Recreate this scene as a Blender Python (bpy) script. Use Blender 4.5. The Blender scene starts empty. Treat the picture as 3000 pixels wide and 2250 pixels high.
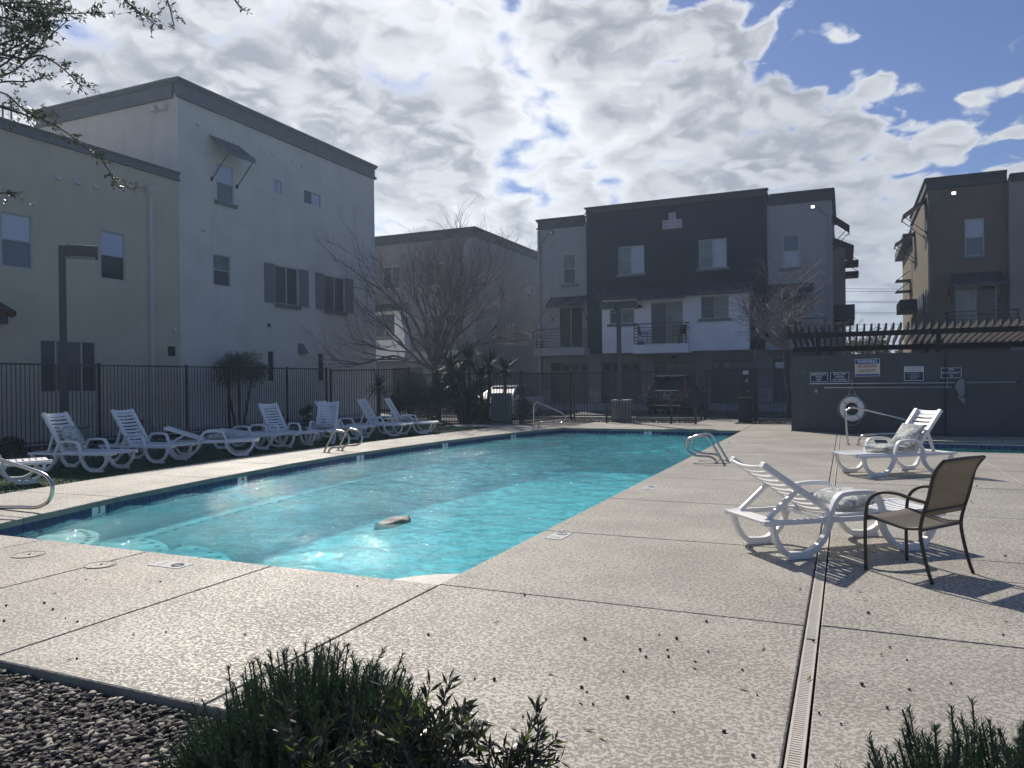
import bpy, bmesh, math, random
from mathutils import Vector, Matrix
import numpy as np
random.seed(7)
rng = np.random.default_rng(11)
PI = math.pi
S = bpy.context.scene
COL = S.collection

# ------------------------------------------------------------------ camera
YAW, PITCH, ROLL, FOC, H = math.radians(23.962), math.radians(-0.1995), math.radians(0.6406), 2206.5, 1.5
_f = Vector((-math.sin(YAW)*math.cos(PITCH), math.cos(YAW)*math.cos(PITCH), math.sin(PITCH)))
_r = Vector((math.cos(YAW), math.sin(YAW), 0))
_d = _f.cross(_r)
_r2 = math.cos(ROLL)*_r + math.sin(ROLL)*_d
_d2 = -math.sin(ROLL)*_r + math.cos(ROLL)*_d
cd = bpy.data.cameras.new('camera')
cam = bpy.data.objects.new('camera', cd); COL.objects.link(cam)
cd.sensor_fit = 'HORIZONTAL'; cd.sensor_width = 36; cd.lens = 36*FOC/3000
cd.clip_start = 0.05; cd.clip_end = 3000
M3 = Matrix((_r2, -_d2, -_f)).transposed()
cam.matrix_world = Matrix.Translation((0, 0, H)) @ M3.to_4x4()
S.camera = cam

def ray(px, py):
    """direction towards a measured point of the photograph (3000 x 2250)"""
    return _r2*((px-1500)/FOC) + _d2*((py-1125)/FOC) + _f
def at(px, py, dep):
    d = ray(px, py)*dep; return Vector((d.x, d.y, d.z+H))
def gnd(px, py, z=0.0):
    d = ray(px, py); t = (z-H)/d.z; return Vector((d.x*t, d.y*t, z))
def ony(px, py, Y):
    d = ray(px, py); t = Y/d.y; return Vector((d.x*t, Y, d.z*t+H))
def onx(px, py, X):
    d = ray(px, py); t = X/d.x; return Vector((X, d.y*t, d.z*t+H))

# ------------------------------------------------------------------ sun and sky
SUN_AZ, SUN_EL = math.radians(42), math.radians(41.5)      # azimuth counted from +Y towards -X
SD = Vector((-math.sin(SUN_AZ)*math.cos(SUN_EL), math.cos(SUN_AZ)*math.cos(SUN_EL), math.sin(SUN_EL)))
ld = bpy.data.lights.new('sun', 'SUN'); ld.energy = 4.7; ld.angle = math.radians(0.7); ld.color = (1.0, 0.93, 0.83)
sun = bpy.data.objects.new('sun', ld); COL.objects.link(sun)
sun.rotation_euler = SD.to_track_quat('Z', 'Y').to_euler()
sun.location = SD*60

W = bpy.data.worlds.new('World'); S.world = W; W.use_nodes = True
wn = W.node_tree.nodes; wl = W.node_tree.links
wn.clear()
class NT:
    """tiny node-graph helper"""
    def __init__(s, nt, dim='3D'): s.n = nt.nodes; s.l = nt.links; s.dim = dim
    def add(s, t, ins=None, **kw):
        n = s.n.new(t)
        for k, v in kw.items(): setattr(n, k, v)
        for k, v in (ins or {}).items():
            if isinstance(v, bpy.types.NodeSocket): s.l.new(v, n.inputs[k])
            else: n.inputs[k].default_value = v
        return n
    def math(s, op, a, b=None, clamp=False):
        n = s.n.new('ShaderNodeMath'); n.operation = op; n.use_clamp = clamp
        for i, v in enumerate((a, b)):
            if v is None: continue
            if isinstance(v, bpy.types.NodeSocket): s.l.new(v, n.inputs[i])
            else: n.inputs[i].default_value = v
        return n.outputs[0]
    def vmath(s, op, a, b=None, out=0):
        n = s.n.new('ShaderNodeVectorMath'); n.operation = op
        for i, v in enumerate((a, b)):
            if v is None: continue
            if isinstance(v, bpy.types.NodeSocket): s.l.new(v, n.inputs[i])
            else: n.inputs[i].default_value = v
        return n.outputs[out]
    def mix(s, f, a, b, mode='MIX'):
        n = s.n.new('ShaderNodeMix'); n.data_type = 'RGBA'; n.blend_type = mode
        for k, v in ((0, f), (6, a), (7, b)):
            if isinstance(v, bpy.types.NodeSocket): s.l.new(v, n.inputs[k])
            else: n.inputs[k].default_value = (v if k == 0 else (*v, 1) if len(v) == 3 else v)
        return n.outputs[2]
    def sstep(s, x, lo, hi, a=0.0, b=1.0):
        n = s.n.new('ShaderNodeMapRange'); n.interpolation_type = 'SMOOTHSTEP'
        s.l.new(x, n.inputs[0])
        for i, v in zip((1, 2, 3, 4), (lo, hi, a, b)): n.inputs[i].default_value = v
        return n.outputs[0]
    def noise(s, vec, scale, detail=4, rough=.5, dist=0.0, out=0):
        n = s.n.new('ShaderNodeTexNoise'); n.noise_dimensions = s.dim; s.l.new(vec, n.inputs['Vector'])
        n.inputs['Scale'].default_value = scale; n.inputs['Detail'].default_value = detail
        n.inputs['Roughness'].default_value = rough; n.inputs['Distortion'].default_value = dist
        return n.outputs[out]

w = NT(W.node_tree, '2D')
sky = w.add('ShaderNodeTexSky', sky_type='NISHITA', sun_disc=False, sun_elevation=SUN_EL, altitude=400.0,
            air_density=1.0, dust_density=0.6, ozone_density=1.6)
sky.sun_rotation = -SUN_AZ
tc = w.add('ShaderNodeTexCoord')
D = w.vmath('NORMALIZE', tc.outputs['Generated'])
sep = w.add('ShaderNodeSeparateXYZ', {0: D})
zz = w.math('ADD', w.math('MAXIMUM', sep.outputs[2], 0.0), 0.30)
cx = w.math('DIVIDE', sep.outputs[0], zz); cy = w.math('DIVIDE', sep.outputs[1], zz)
P = w.add('ShaderNodeCombineXYZ', {0: cx, 1: cy, 2: 0.0}).outputs[0]
warp = w.noise(P, 6.0, 3, .5, 0, out=1)
Pw = w.vmath('ADD', P, w.vmath('MULTIPLY', w.vmath('SUBTRACT', warp, (0.5, 0.5, 0.5)), (0.10, 0.10, 0.0)))
SOFF = Vector((SD.x, SD.y, 0)).normalized()*0.035
def puffs(vec, sc, sm=0.5):
    v = w.add('ShaderNodeTexVoronoi', {'Vector': vec, 'Scale': sc, 'Randomness': 1.0}, feature='F1', voronoi_dimensions='2D')
    return w.math('SUBTRACT', 0.62, v.outputs[0])
def density(vec):
    a = w.noise(vec, 2.6, 4, 0.5, 0.0); b = w.noise(vec, 20.0, 6, 0.62, 0.0)
    p = w.math('ADD', w.math('MULTIPLY', puffs(vec, 7.5), 0.38), w.math('MULTIPLY', puffs(vec, 15.0), 0.18))
    return w.math('ADD', w.math('ADD', w.math('MULTIPLY', a, 0.50), w.math('MULTIPLY', b, 0.24)), p)
d0 = density(Pw); d1 = density(w.vmath('ADD', Pw, tuple(SOFF)))
n1 = w.noise(P, 1.6, 6, 0.6, 0.2)
n3 = w.noise(P, 1.5, 3, 0.5, 0)
# the clear patch: a half space of directions bounded by a line of the real cloud edge
e1, e2 = ray(2085, 60).normalized(), ray(2960, 470).normalized()
en = e1.cross(e2).normalized()
if en.dot(ray(2900, 60)) < 0: en = -en
side = w.vmath('DOT_PRODUCT', D, tuple(en), out=1)
side = w.math('ADD', side, w.math('MULTIPLY', w.math('SUBTRACT', d0, 0.5), -0.30))
clear = w.sstep(side, -0.045, 0.09)
dens = w.math('SUBTRACT', d0, w.math('MULTIPLY', clear, 0.46))
cover = w.math('MAXIMUM', w.sstep(dens, 0.185, 0.42), w.sstep(sep.outputs[2], 0.09, 0.02))
# thin edges let the sun through, thick hearts are grey; the side towards the sun is rimmed
thick = w.sstep(w.math('ADD', w.math('MULTIPLY', n3, 0.35), w.math('MULTIPLY', dens, 0.75)), 0.375, 0.615)
rim = w.sstep(w.math('SUBTRACT', d0, d1), -0.10, 0.14)
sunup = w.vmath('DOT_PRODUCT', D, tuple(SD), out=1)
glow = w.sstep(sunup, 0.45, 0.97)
back = w.sstep(sunup, 0.35, -0.35)      # unseen front-lit clouds opposite the sun, brightened to lift the shaded facades
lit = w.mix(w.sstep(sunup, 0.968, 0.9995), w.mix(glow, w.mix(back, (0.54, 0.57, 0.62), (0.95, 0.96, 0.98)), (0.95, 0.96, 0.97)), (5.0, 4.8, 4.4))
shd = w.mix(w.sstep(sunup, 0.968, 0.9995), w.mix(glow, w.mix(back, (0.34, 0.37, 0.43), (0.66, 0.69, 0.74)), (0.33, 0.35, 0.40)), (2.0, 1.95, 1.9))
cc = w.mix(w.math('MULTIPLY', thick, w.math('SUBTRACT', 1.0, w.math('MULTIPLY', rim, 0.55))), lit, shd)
low = w.sstep(sep.outputs[2], 0.02, 0.26)
cc = w.mix(low, w.mix(0.35, cc, (0.42, 0.45, 0.52)), cc)
cc = w.mix(w.sstep(sep.outputs[2], 0.01, 0.07), (0.45, 0.475, 0.53), cc)
skyc = w.vmath('MULTIPLY', sky.outputs[0], (0.052, 0.057, 0.077))
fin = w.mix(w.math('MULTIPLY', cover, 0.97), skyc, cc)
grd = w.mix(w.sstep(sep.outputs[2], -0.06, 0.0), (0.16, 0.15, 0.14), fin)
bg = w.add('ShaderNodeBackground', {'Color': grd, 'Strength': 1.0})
bgn = w.add('ShaderNodeOutputWorld', {'Surface': bg.outputs[0]})

S.view_settings.view_transform = 'Standard'; S.view_settings.look = 'None'
S.view_settings.gamma = 1; S.view_settings.exposure = 0.15; S.view_settings.use_curve_mapping = False
S.render.engine = 'CYCLES'
S.cycles.max_bounces = 8; S.cycles.transparent_max_bounces = 16
S.cycles.sample_clamp_indirect = 4.0
S.cycles.use_denoising = True
VEIL_DENSITY = .0012; S.cycles.volume_bounces = 0

# ------------------------------------------------------------------ mesh helpers
def tag(o, label=None, cat=None, group=None, kind=None):
    if label: o['label'] = label
    if cat: o['category'] = cat
    if group: o['group'] = group
    if kind: o['kind'] = kind
    return o
def root(name, loc, label, cat, group=None, rz=0.0):
    o = bpy.data.objects.new(name, None); COL.objects.link(o)
    o.location = loc; o.rotation_euler = (0, 0, rz); o.empty_display_size = .2
    return tag(o, label, cat, group)
def base_of(o):
    """world location of the thing at the top of a chain (things are built in world coordinates round it)"""
    while o.parent: o = o.parent
    return Vector(o.location)
class MB:
    def __init__(s): s.v = []; s.f = []; s.mi = []; s.cur = 0
    def add(s, vs, fs):
        b = len(s.v); s.v += [tuple(p) for p in vs]
        for f in fs: s.f.append(tuple(b+i for i in f)); s.mi.append(s.cur)
        return s
    def hexa(s, p):
        return s.add(p, [(0, 3, 2, 1), (4, 5, 6, 7), (0, 1, 5, 4), (1, 2, 6, 5), (2, 3, 7, 6), (3, 0, 4, 7)])
    def box(s, x0, x1, y0, y1, z0, z1):
        return s.hexa([(x0, y0, z0), (x1, y0, z0), (x1, y1, z0), (x0, y1, z0), (x0, y0, z1), (x1, y0, z1), (x1, y1, z1), (x0, y1, z1)])
    def prism(s, pts, z0, z1):
        n = len(pts); a = [(p[0], p[1], z0) for p in pts]+[(p[0], p[1], z1) for p in pts]
        return s.add(a, [tuple(range(n-1, -1, -1)), tuple(range(n, 2*n))]+[(i, (i+1) % n, n+(i+1) % n, n+i) for i in range(n)])
    def quad(s, a, b, c, d): return s.add([a, b, c, d], [(0, 1, 2, 3)])
    def tube(s, pts, r, k=8, cap=True):
        pts = [Vector(p) for p in pts]; n = len(pts)
        rs = r if isinstance(r, (list, tuple)) else [r]*n
        t0 = (pts[1]-pts[0]).normalized()
        up = Vector((0, 0, 1)) if abs(t0.z) < .9 else Vector((1, 0, 0))
        a = t0.cross(up).normalized(); vs = []
        for i, p in enumerate(pts):
            t = (pts[min(i+1, n-1)]-pts[max(i-1, 0)]).normalized()
            a = (a-t*a.dot(t)).normalized(); b = t.cross(a)
            for j in range(k):
                an = 2*PI*j/k; vs.append(p+(a*math.cos(an)+b*math.sin(an))*rs[i])
        fs = [(i*k+j, i*k+(j+1) % k, (i+1)*k+(j+1) % k, (i+1)*k+j) for i in range(n-1) for j in range(k)]
        if cap: fs += [tuple(range(k-1, -1, -1)), tuple((n-1)*k+j for j in range(k))]
        return s.add(vs, fs)
    def build(s, name, mat, parent=None, smooth=False, bevel=0.0, loc=None, off=None):
        """parent given: the points are in world coordinates unless off is given (then they are local)"""
        me = bpy.data.meshes.new(name)
        if off is None: off = base_of(parent) if parent is not None else Vector((0, 0, 0))
        if loc is not None: off = Vector(loc)
        me.from_pydata([(p[0]-off[0], p[1]-off[1], p[2]-off[2]) for p in s.v], [], s.f)
        mats = mat if isinstance(mat, (list, tuple)) else [mat]
        for m in mats: me.materials.append(m)
        if len(mats) > 1: me.polygons.foreach_set('material_index', s.mi)
        if smooth:
            me.polygons.foreach_set('use_smooth', [True]*len(me.polygons))
        bm = bmesh.new(); bm.from_mesh(me); bmesh.ops.recalc_face_normals(bm, faces=bm.faces); bm.to_mesh(me); bm.free()
        o = bpy.data.objects.new(name, me); COL.objects.link(o)
        if loc is not None: o.location = loc
        if parent is not None: o.parent = parent
        if bevel:
            b = o.modifiers.new('edge', 'BEVEL'); b.width = bevel; b.segments = 2; b.limit_method = 'ANGLE'
        return o
def np_obj(name, V, F, mat, parent=None, local=False, smooth=False, attr=None):
    """V (n,3), F (m,k) arrays -> one object"""
    me = bpy.data.meshes.new(name)
    V = np.asarray(V, dtype=np.float32); F = np.asarray(F, dtype=np.int32)
    if parent is not None and not local: V = V-np.array(base_of(parent), dtype=np.float32)
    k = F.shape[1]
    me.vertices.add(len(V)); me.vertices.foreach_set('co', V.ravel())
    me.loops.add(F.size); me.loops.foreach_set('vertex_index', F.ravel())
    me.polygons.add(len(F)); me.polygons.foreach_set('loop_start', np.arange(0, F.size, k, dtype=np.int32))
    if smooth: me.polygons.foreach_set('use_smooth', np.ones(len(F), dtype=bool))
    me.update(calc_edges=True)
    if attr is not None:
        at_ = me.attributes.new('tone', 'FLOAT', 'FACE'); at_.data.foreach_set('value', np.asarray(attr, dtype=np.float32))
    me.materials.append(mat)
    o = bpy.data.objects.new(name, me); COL.objects.link(o)
    if parent is not None: o.parent = parent
    return o
def share(o, loc=None, rot=None, parent=None, scale=None):
    c = o.copy(); COL.objects.link(c)
    if parent is not None: c.parent = parent
    if loc is not None: c.location = loc
    if rot is not None: c.rotation_euler = rot
    if scale is not None: c.scale = scale
    return c
def copy_tree(o, parent=None):
    kids = [c for c in o.children]
    c = o.copy(); COL.objects.link(c); c.parent = parent
    for k in kids: copy_tree(k, c)
    return c
def text(name, body, size, mat, parent, loc, rot, align='CENTER', sx=1.0, extrude=.0015):
    cu = bpy.data.curves.new(name, 'FONT'); cu.body = body; cu.size = size
    cu.align_x = align; cu.align_y = 'CENTER'; cu.extrude = extrude; cu.materials.append(mat)
    cu.offset = size*.012
    o = bpy.data.objects.new(name, cu); COL.objects.link(o)
    if parent is not None:
        o.parent = parent; loc = Vector(loc)-base_of(parent)
    bpy.context.view_layer.update()
    me = bpy.data.meshes.new_from_object(o); par_ = o.parent; bpy.data.objects.remove(o); bpy.data.curves.remove(cu)
    o = bpy.data.objects.new(name, me); COL.objects.link(o)
    if par_ is not None: o.parent = par_
    o.location = loc; o.rotation_euler = rot; o.scale = (sx, 1, 1)
    return o

# ------------------------------------------------------------------ materials
MATS = {}
def pm(name, col, rough=.6, metal=0.0, var=0.0, vscale=3.0, bump=0.0, bscale=60.0, bdist=.01, spec=.5, dirt=0.0, coat=0.0, tone=0.0):
    """principled material: base colour with optional broad variation, fine relief, grime"""
    m = bpy.data.materials.new(name); m.use_nodes = True; t = NT(m.node_tree)
    b = m.node_tree.nodes['Principled BSDF']
    b.inputs['Roughness'].default_value = rough; b.inputs['Metallic'].default_value = metal
    b.inputs['Specular IOR Level'].default_value = spec; b.inputs['Coat Weight'].default_value = coat
    c = (*col, 1); b.inputs['Base Color'].default_value = c
    tc = t.add('ShaderNodeTexCoord').outputs['Object']
    cur = None
    if var:
        n = t.noise(tc, vscale, 5, .6); f = t.sstep(n, .3, .7)
        cur = t.mix(f, tuple(x*(1-var) for x in col), tuple(min(1, x*(1+var)) for x in col))
    if dirt:
        n = t.noise(tc, vscale*.37, 6, .65); f = t.math('MULTIPLY', t.sstep(n, .5, .72), dirt)
        cur = t.mix(f, cur if cur is not None else col, tuple(x*.45 for x in col))
    if tone:
        a = t.add('ShaderNodeAttribute', attribute_name='tone').outputs['Fac']
        lo = t.mix(a, tuple(x*(1-tone) for x in col), tuple(min(1, x*(1+tone)) for x in col))
        cur = lo
    if cur is not None: t.l.new(cur, b.inputs['Base Color'])
    if bump:
        n = t.noise(tc, bscale, 4, .6)
        bn = t.add('ShaderNodeBump', {'Strength': bump, 'Distance': bdist, 'Height': n})
        t.l.new(bn.outputs[0], b.inputs['Normal'])
    MATS[name] = m
    return m
def stucco(name, col, dirt=.12):
    """painted sand-finish stucco: fine grain, soft patches, faint runs down the wall"""
    m = pm(name, col, .92, var=.06, vscale=.8, bump=.8, bscale=38, bdist=.014, spec=.2, dirt=dirt)
    t = NT(m.node_tree); b = m.node_tree.nodes['Principled BSDF']; lk = b.inputs['Base Color'].links[0].from_socket
    tc = t.add('ShaderNodeTexCoord').outputs['Object']
    run = t.noise(t.vmath('MULTIPLY', tc, (2.6, 2.6, .16)), 1.0, 6, .65); g = t.noise(tc, 90, 2, .5)
    c = t.mix(t.math('MULTIPLY', t.sstep(run, .52, .74), .20), lk, tuple(x*.6 for x in col))
    c = t.mix(t.math('MULTIPLY', t.sstep(g, .35, .65), .10), c, tuple(x*.72 for x in col))
    t.l.new(c, b.inputs['Base Color']); return m

m_grey = stucco('stucco_pale_grey', (.645, .635, .58))
m_beige = stucco('stucco_beige', (.55, .50, .395))
m_navy = stucco('stucco_navy', (.030, .039, .062), .12)
m_wing = stucco('stucco_mid_grey', (.33, .34, .355))
m_white = stucco('stucco_white', (.80, .81, .85), .1)
m_ground_floor = stucco('stucco_warm_grey', (.20, .205, .21))
m_brown = stucco('stucco_brown', (.165, .145, .112))
m_taupe = stucco('stucco_taupe', (.27, .255, .245))
m_mid = stucco('stucco_mauve_grey', (.235, .23, .245))
m_mid2 = stucco('stucco_slate', (.22, .235, .265))
m_trim = pm('cornice_paint', (.14, .165, .18), .8, var=.1, bump=.3, bscale=30)
m_trimdark = pm('cornice_dark_paint', (.060, .070, .075), .8, var=.1, bump=.3, bscale=30)
m_sill = pm('sill_paint', (.16, .175, .185), .8, bump=.2)
m_vinyl = pm('window_vinyl', (.42, .43, .42), .5)
m_shutter = pm('shutter_paint', (.20, .20, .24), .6)
m_awn = pm('awning_metal', (.06, .07, .085), .45, metal=.3, var=.15, vscale=4)
m_iron = pm('black_iron', (.022, .024, .027), .5, spec=.4)
m_fence = pm('fence_paint', (.032, .033, .036), .5, var=.15, vscale=6)
m_gar = pm('garage_door_paint', (.085, .090, .098), .6, var=.06)
m_roof = pm('flat_roof', (.3, .3, .3), .9)
m_down = pm('downspout_paint', (.56, .55, .52), .6)
m_plastic = pm('white_plastic', (.80, .80, .79), .38, spec=.5, dirt=.12, vscale=5, var=.02)
m_steel = pm('brushed_steel', (.58, .56, .52), .24, metal=1.0, bump=.1, bscale=200, bdist=.0005)
m_steelplate = pm('steel_escutcheon', (.4, .38, .35), .4, metal=1.0)
m_bronze = pm('bronze_frame', (.045, .038, .032), .45, metal=.3)
m_turf = pm('turf_blade', (.028, .10, .034), .9, var=.3, vscale=3, bump=.6, bscale=220, tone=.45)
m_gravelb = pm('gravel_base', (.085, .075, .07), .95, var=.35, vscale=25, bump=1, bscale=70, bdist=.03)
m_stone = pm('crushed_stone', (.21, .188, .16), .8, tone=.9, bump=.3, bscale=90)
m_bark = pm('bark', (.10, .085, .075), .95, var=.3, vscale=12, bump=.8, bscale=30)
m_twig = pm('twig', (.20, .16, .16), .9, var=.3, vscale=3)
m_dark = pm('joint_black', (.02, .02, .02), .9)  # near-black colour of the wall joint
m_red = pm('red_enamel', (.25, .015, .02), .4)
m_lens = pm('lamp_lens', (.6, .6, .55), .3)
m_wood = pm('dark_stained_timber', (.028, .026, .028), .7, var=.2, vscale=8, bump=.3, bscale=40)
m_wallgrey = stucco('block_wall_paint', (.095, .100, .107), .3)
m_asphalt = pm('asphalt', (.075, .073, .07), .9, var=.2, vscale=2, bump=.6, bscale=90, dirt=.2)
m_apron = pm('driveway_concrete', (.28, .275, .27), .85, var=.12, vscale=1.5, bump=.3, dirt=.2)
m_walk = pm('sidewalk_concrete', (.42, .40, .37), .85, var=.1, vscale=2, bump=.3, dirt=.2)
m_earth = pm('earth', (.20, .17, .14), .95, var=.25, vscale=.6, bump=.8, bscale=20)
m_util = pm('utility_green', (.16, .20, .19), .6, var=.08)
m_bin = pm('exposed_aggregate', (.24, .23, .21), .9, var=.25, vscale=60, bump=.8, bscale=90)

def glass_mat(name, col, rough=.06, stripe=None, vary=None):
    """pane seen from outside by day: what is behind it (blind, dark room) under a glossy coat"""
    m = bpy.data.materials.new(name); m.use_nodes = True; t = NT(m.node_tree)
    b = m.node_tree.nodes['Principled BSDF']
    b.inputs['Roughness'].default_value = .5; b.inputs['Base Color'].default_value = (*col, 1)
    b.inputs['Coat Weight'].default_value = 1; b.inputs['Coat Roughness'].default_value = rough
    b.inputs['Specular IOR Level'].default_value = .2
    tc = t.add('ShaderNodeTexCoord').outputs['Object']
    if stripe:
        sp = t.add('ShaderNodeSeparateXYZ', {0: tc})
        f = t.math('FRACT', t.math('MULTIPLY', sp.outputs[2], stripe))
        k = t.sstep(f, .55, .95)
        t.l.new(t.mix(k, col, tuple(x*.55 for x in col)), b.inputs['Base Color'])
    if vary:
        n = t.noise(tc, 1.4, 3, .5)
        t.l.new(t.mix(t.sstep(n, .4, .6), col, vary), b.inputs['Base Color'])
    bn = t.add('ShaderNodeBump', {'Strength': .12, 'Distance': .02, 'Height': t.noise(tc, 1.2, 2)})
    t.l.new(bn.outputs[0], b.inputs['Coat Normal'])
    return m
g_dark = glass_mat('glass_dark', (.018, .022, .028))
g_screen = glass_mat('glass_screened', (.07, .08, .09), .35)
g_blind = glass_mat('glass_blind', (.60, .63, .74), .1, stripe=22)
g_blindg = glass_mat('glass_blind_grey', (.15, .175, .21), .15, stripe=22)
g_pale = glass_mat('glass_pale', (.46, .48, .66), .12)
g_curt = glass_mat('glass_curtained', (.19, .22, .21), .1, vary=(.13, .15, .15))
g_white = glass_mat('glass_white_shade', (.40, .45, .50), .12)
g_sky = glass_mat('glass_painted_sky', (.40, .50, .62), .06)  # pale sky reflection put into the pane colour
g_shutd = glass_mat('glass_dark_blinds', (.035, .042, .055), .2, stripe=14)
g_shutm = glass_mat('glass_mid_blinds', (.085, .10, .12), .2, stripe=11)

# deck: spray texture, trowelled plateaus over a darker ground coat
def deck_mat(name, fine=True):
    m = bpy.data.materials.new(name); m.use_nodes = True; t = NT(m.node_tree)
    b = m.node_tree.nodes['Principled BSDF']
    tc = t.add('ShaderNodeTexCoord').outputs['Object']
    sq = t.vmath('MULTIPLY', tc, (1.0, 1.18, 1.0))
    n = t.noise(sq, 46, 4.5, .62, .7)
    big = t.noise(tc, .55, 5, .6); bigc = t.noise(tc, .9, 4, .6, out=1)
    oi = t.add('ShaderNodeObjectInfo').outputs['Random']
    n = t.math('ADD', n, t.math('MULTIPLY', t.math('SUBTRACT', t.noise(tc, 1.1, 4, .6), .5), .16))
    pl = t.sstep(n, .455, .545)
    base = t.mix(t.sstep(big, .3, .7), (.452, .42, .355), (.526, .495, .425))
    warm = t.mix(t.sstep(t.noise(tc, .42, 5, .65), .48, .70), base, (.49, .425, .36))
    val = t.mix(t.sstep(big, .3, .7), (.20, .188, .158), (.245, .23, .195))
    c = t.mix(pl, val, warm)
    st = t.sstep(t.noise(tc, 1.7, 7, .7), .60, .74)
    c = t.mix(t.math('MULTIPLY', st, .30), c, (.20, .185, .16))
    c = t.mix(t.math('MULTIPLY', oi, .13), c, (.22, .205, .18))
    wet = t.sstep(t.noise(tc, .33, 3, .55, 1.0), .58, .66); c = t.mix(t.math('MULTIPLY', wet, .12), c, (.20, .19, .17))
    t.l.new(c, b.inputs['Base Color'])
    b.inputs['Specular IOR Level'].default_value = .45
    t.l.new(t.sstep(n, .475, .535, .72, .44), b.inputs['Roughness'])
    h = t.math('ADD', t.math('MULTIPLY', pl, 1.0), t.math('MULTIPLY', t.noise(tc, 140, 3), .35))
    bn = t.add('ShaderNodeBump', {'Strength': .55, 'Distance': .0022, 'Height': h})
    t.l.new(bn.outputs[0], b.inputs['Normal'])
    return m
m_deck = deck_mat('spray_textured_deck')
m_deckedge = pm('coping_edge', (.20, .215, .185), .85, var=.2, vscale=3, bump=.5, bscale=50, dirt=.3)
m_joint = pm('joint_dirt', (.10, .088, .076), .95, var=.3, vscale=9)
m_drain = pm('drain_plastic', (.50, .465, .40), .5, var=.08, vscale=4, dirt=.15)
m_plaster = pm('pool_plaster', (.80, .82, .80), .8, var=.06, vscale=.7, dirt=.15)
m_tile = pm('glazed_blue_tile', (.012, .030, .13), .35, var=.35, vscale=9)
m_tilewhite = pm('white_marker_tile', (.72, .73, .70), .25)
m_grout = pm('grout', (.15, .17, .17), .9)
m_black = pm('black_ink', (.015, .015, .017), .5)
m_navyink = pm('navy_print', (.012, .022, .07), .45)
m_whiteink = pm('white_print', (.62, .66, .70), .5)
m_redink = pm('red_print', (.32, .02, .03), .5)
m_blueink = pm('blue_print', (.02, .035, .24), .5)
m_cream = pm('cream_print', (.56, .56, .47), .5)

# water: clear, tinted, rippled
def water_mat(name, tint, body, shallow=None):
    m = bpy.data.materials.new(name); m.use_nodes = True; t = NT(m.node_tree); t.n.clear()
    tc = t.add('ShaderNodeTexCoord').outputs['Object']
    s1 = t.vmath('MULTIPLY', tc, (1.0, 1.25, 1))
    a = t.noise(s1, 3.6, 3, .55, .6); b_ = t.noise(s1, 12.0, 3, .6, .8); c_ = t.noise(s1, 34.0, 2, .5, .4)
    amp = t.sstep(t.noise(tc, .55, 3, .5), .3, .7, .55, 1.25)
    h = t.math('MULTIPLY', t.math('ADD', t.math('ADD', t.math('MULTIPLY', a, .25), t.math('MULTIPLY', b_, .42)), t.math('MULTIPLY', c_, .16)), amp)
    bn = t.add('ShaderNodeBump', {'Strength': .85, 'Distance': .05, 'Height': h}).outputs[0]
    bn2 = t.add('ShaderNodeBump', {'Strength': .5, 'Distance': .02, 'Height': h}).outputs[0]
    fr = t.add('ShaderNodeFresnel', {'IOR': 1.22, 'Normal': bn2}).outputs[0]
    slope = t.sstep(t.math('ADD', t.math('MULTIPLY', a, .45), t.math('MULTIPLY', b_, .55)), .40, .60)
    tr = t.add('ShaderNodeBsdfTransparent', {'Color': (*tint, 1)})
    tcol = t.mix(slope, tuple(x*.80 for x in tint), tuple(min(1, x*1.17) for x in tint))  # light and dark ripples put into the tint, standing in for refraction
    if shallow:      # over the entry steps there is little water to tint the light
        dist = t.vmath('DISTANCE', t.vmath('MULTIPLY', tc, (1, 1, 0)), shallow, out=1)
        tcol = t.mix(t.sstep(dist, .7, 2.7), (.72, .92, .92), tcol)
    t.l.new(tcol, tr.inputs['Color'])
    di = t.add('ShaderNodeBsdfDiffuse', {'Color': (*body, 1), 'Normal': bn})
    gl = t.add('ShaderNodeBsdfGlossy', {'Color': (1, 1, 1, 1), 'Roughness': .02, 'Normal': bn})
    m1 = t.add('ShaderNodeMixShader', {0: .24, 1: tr.outputs[0], 2: di.outputs[0]})
    m2 = t.add('ShaderNodeMixShader', {0: fr, 1: m1.outputs[0], 2: gl.outputs[0]})
    t.add('ShaderNodeOutputMaterial', {'Surface': m2.outputs[0]})
    return m
m_water = water_mat('pool_water', (.345, .78, .845), (.085, .47, .54), (-8.5, 4.93, 0))
m_spawater = water_mat('spa_water', (.20, .50, .50), (.03, .25, .25))

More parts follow.
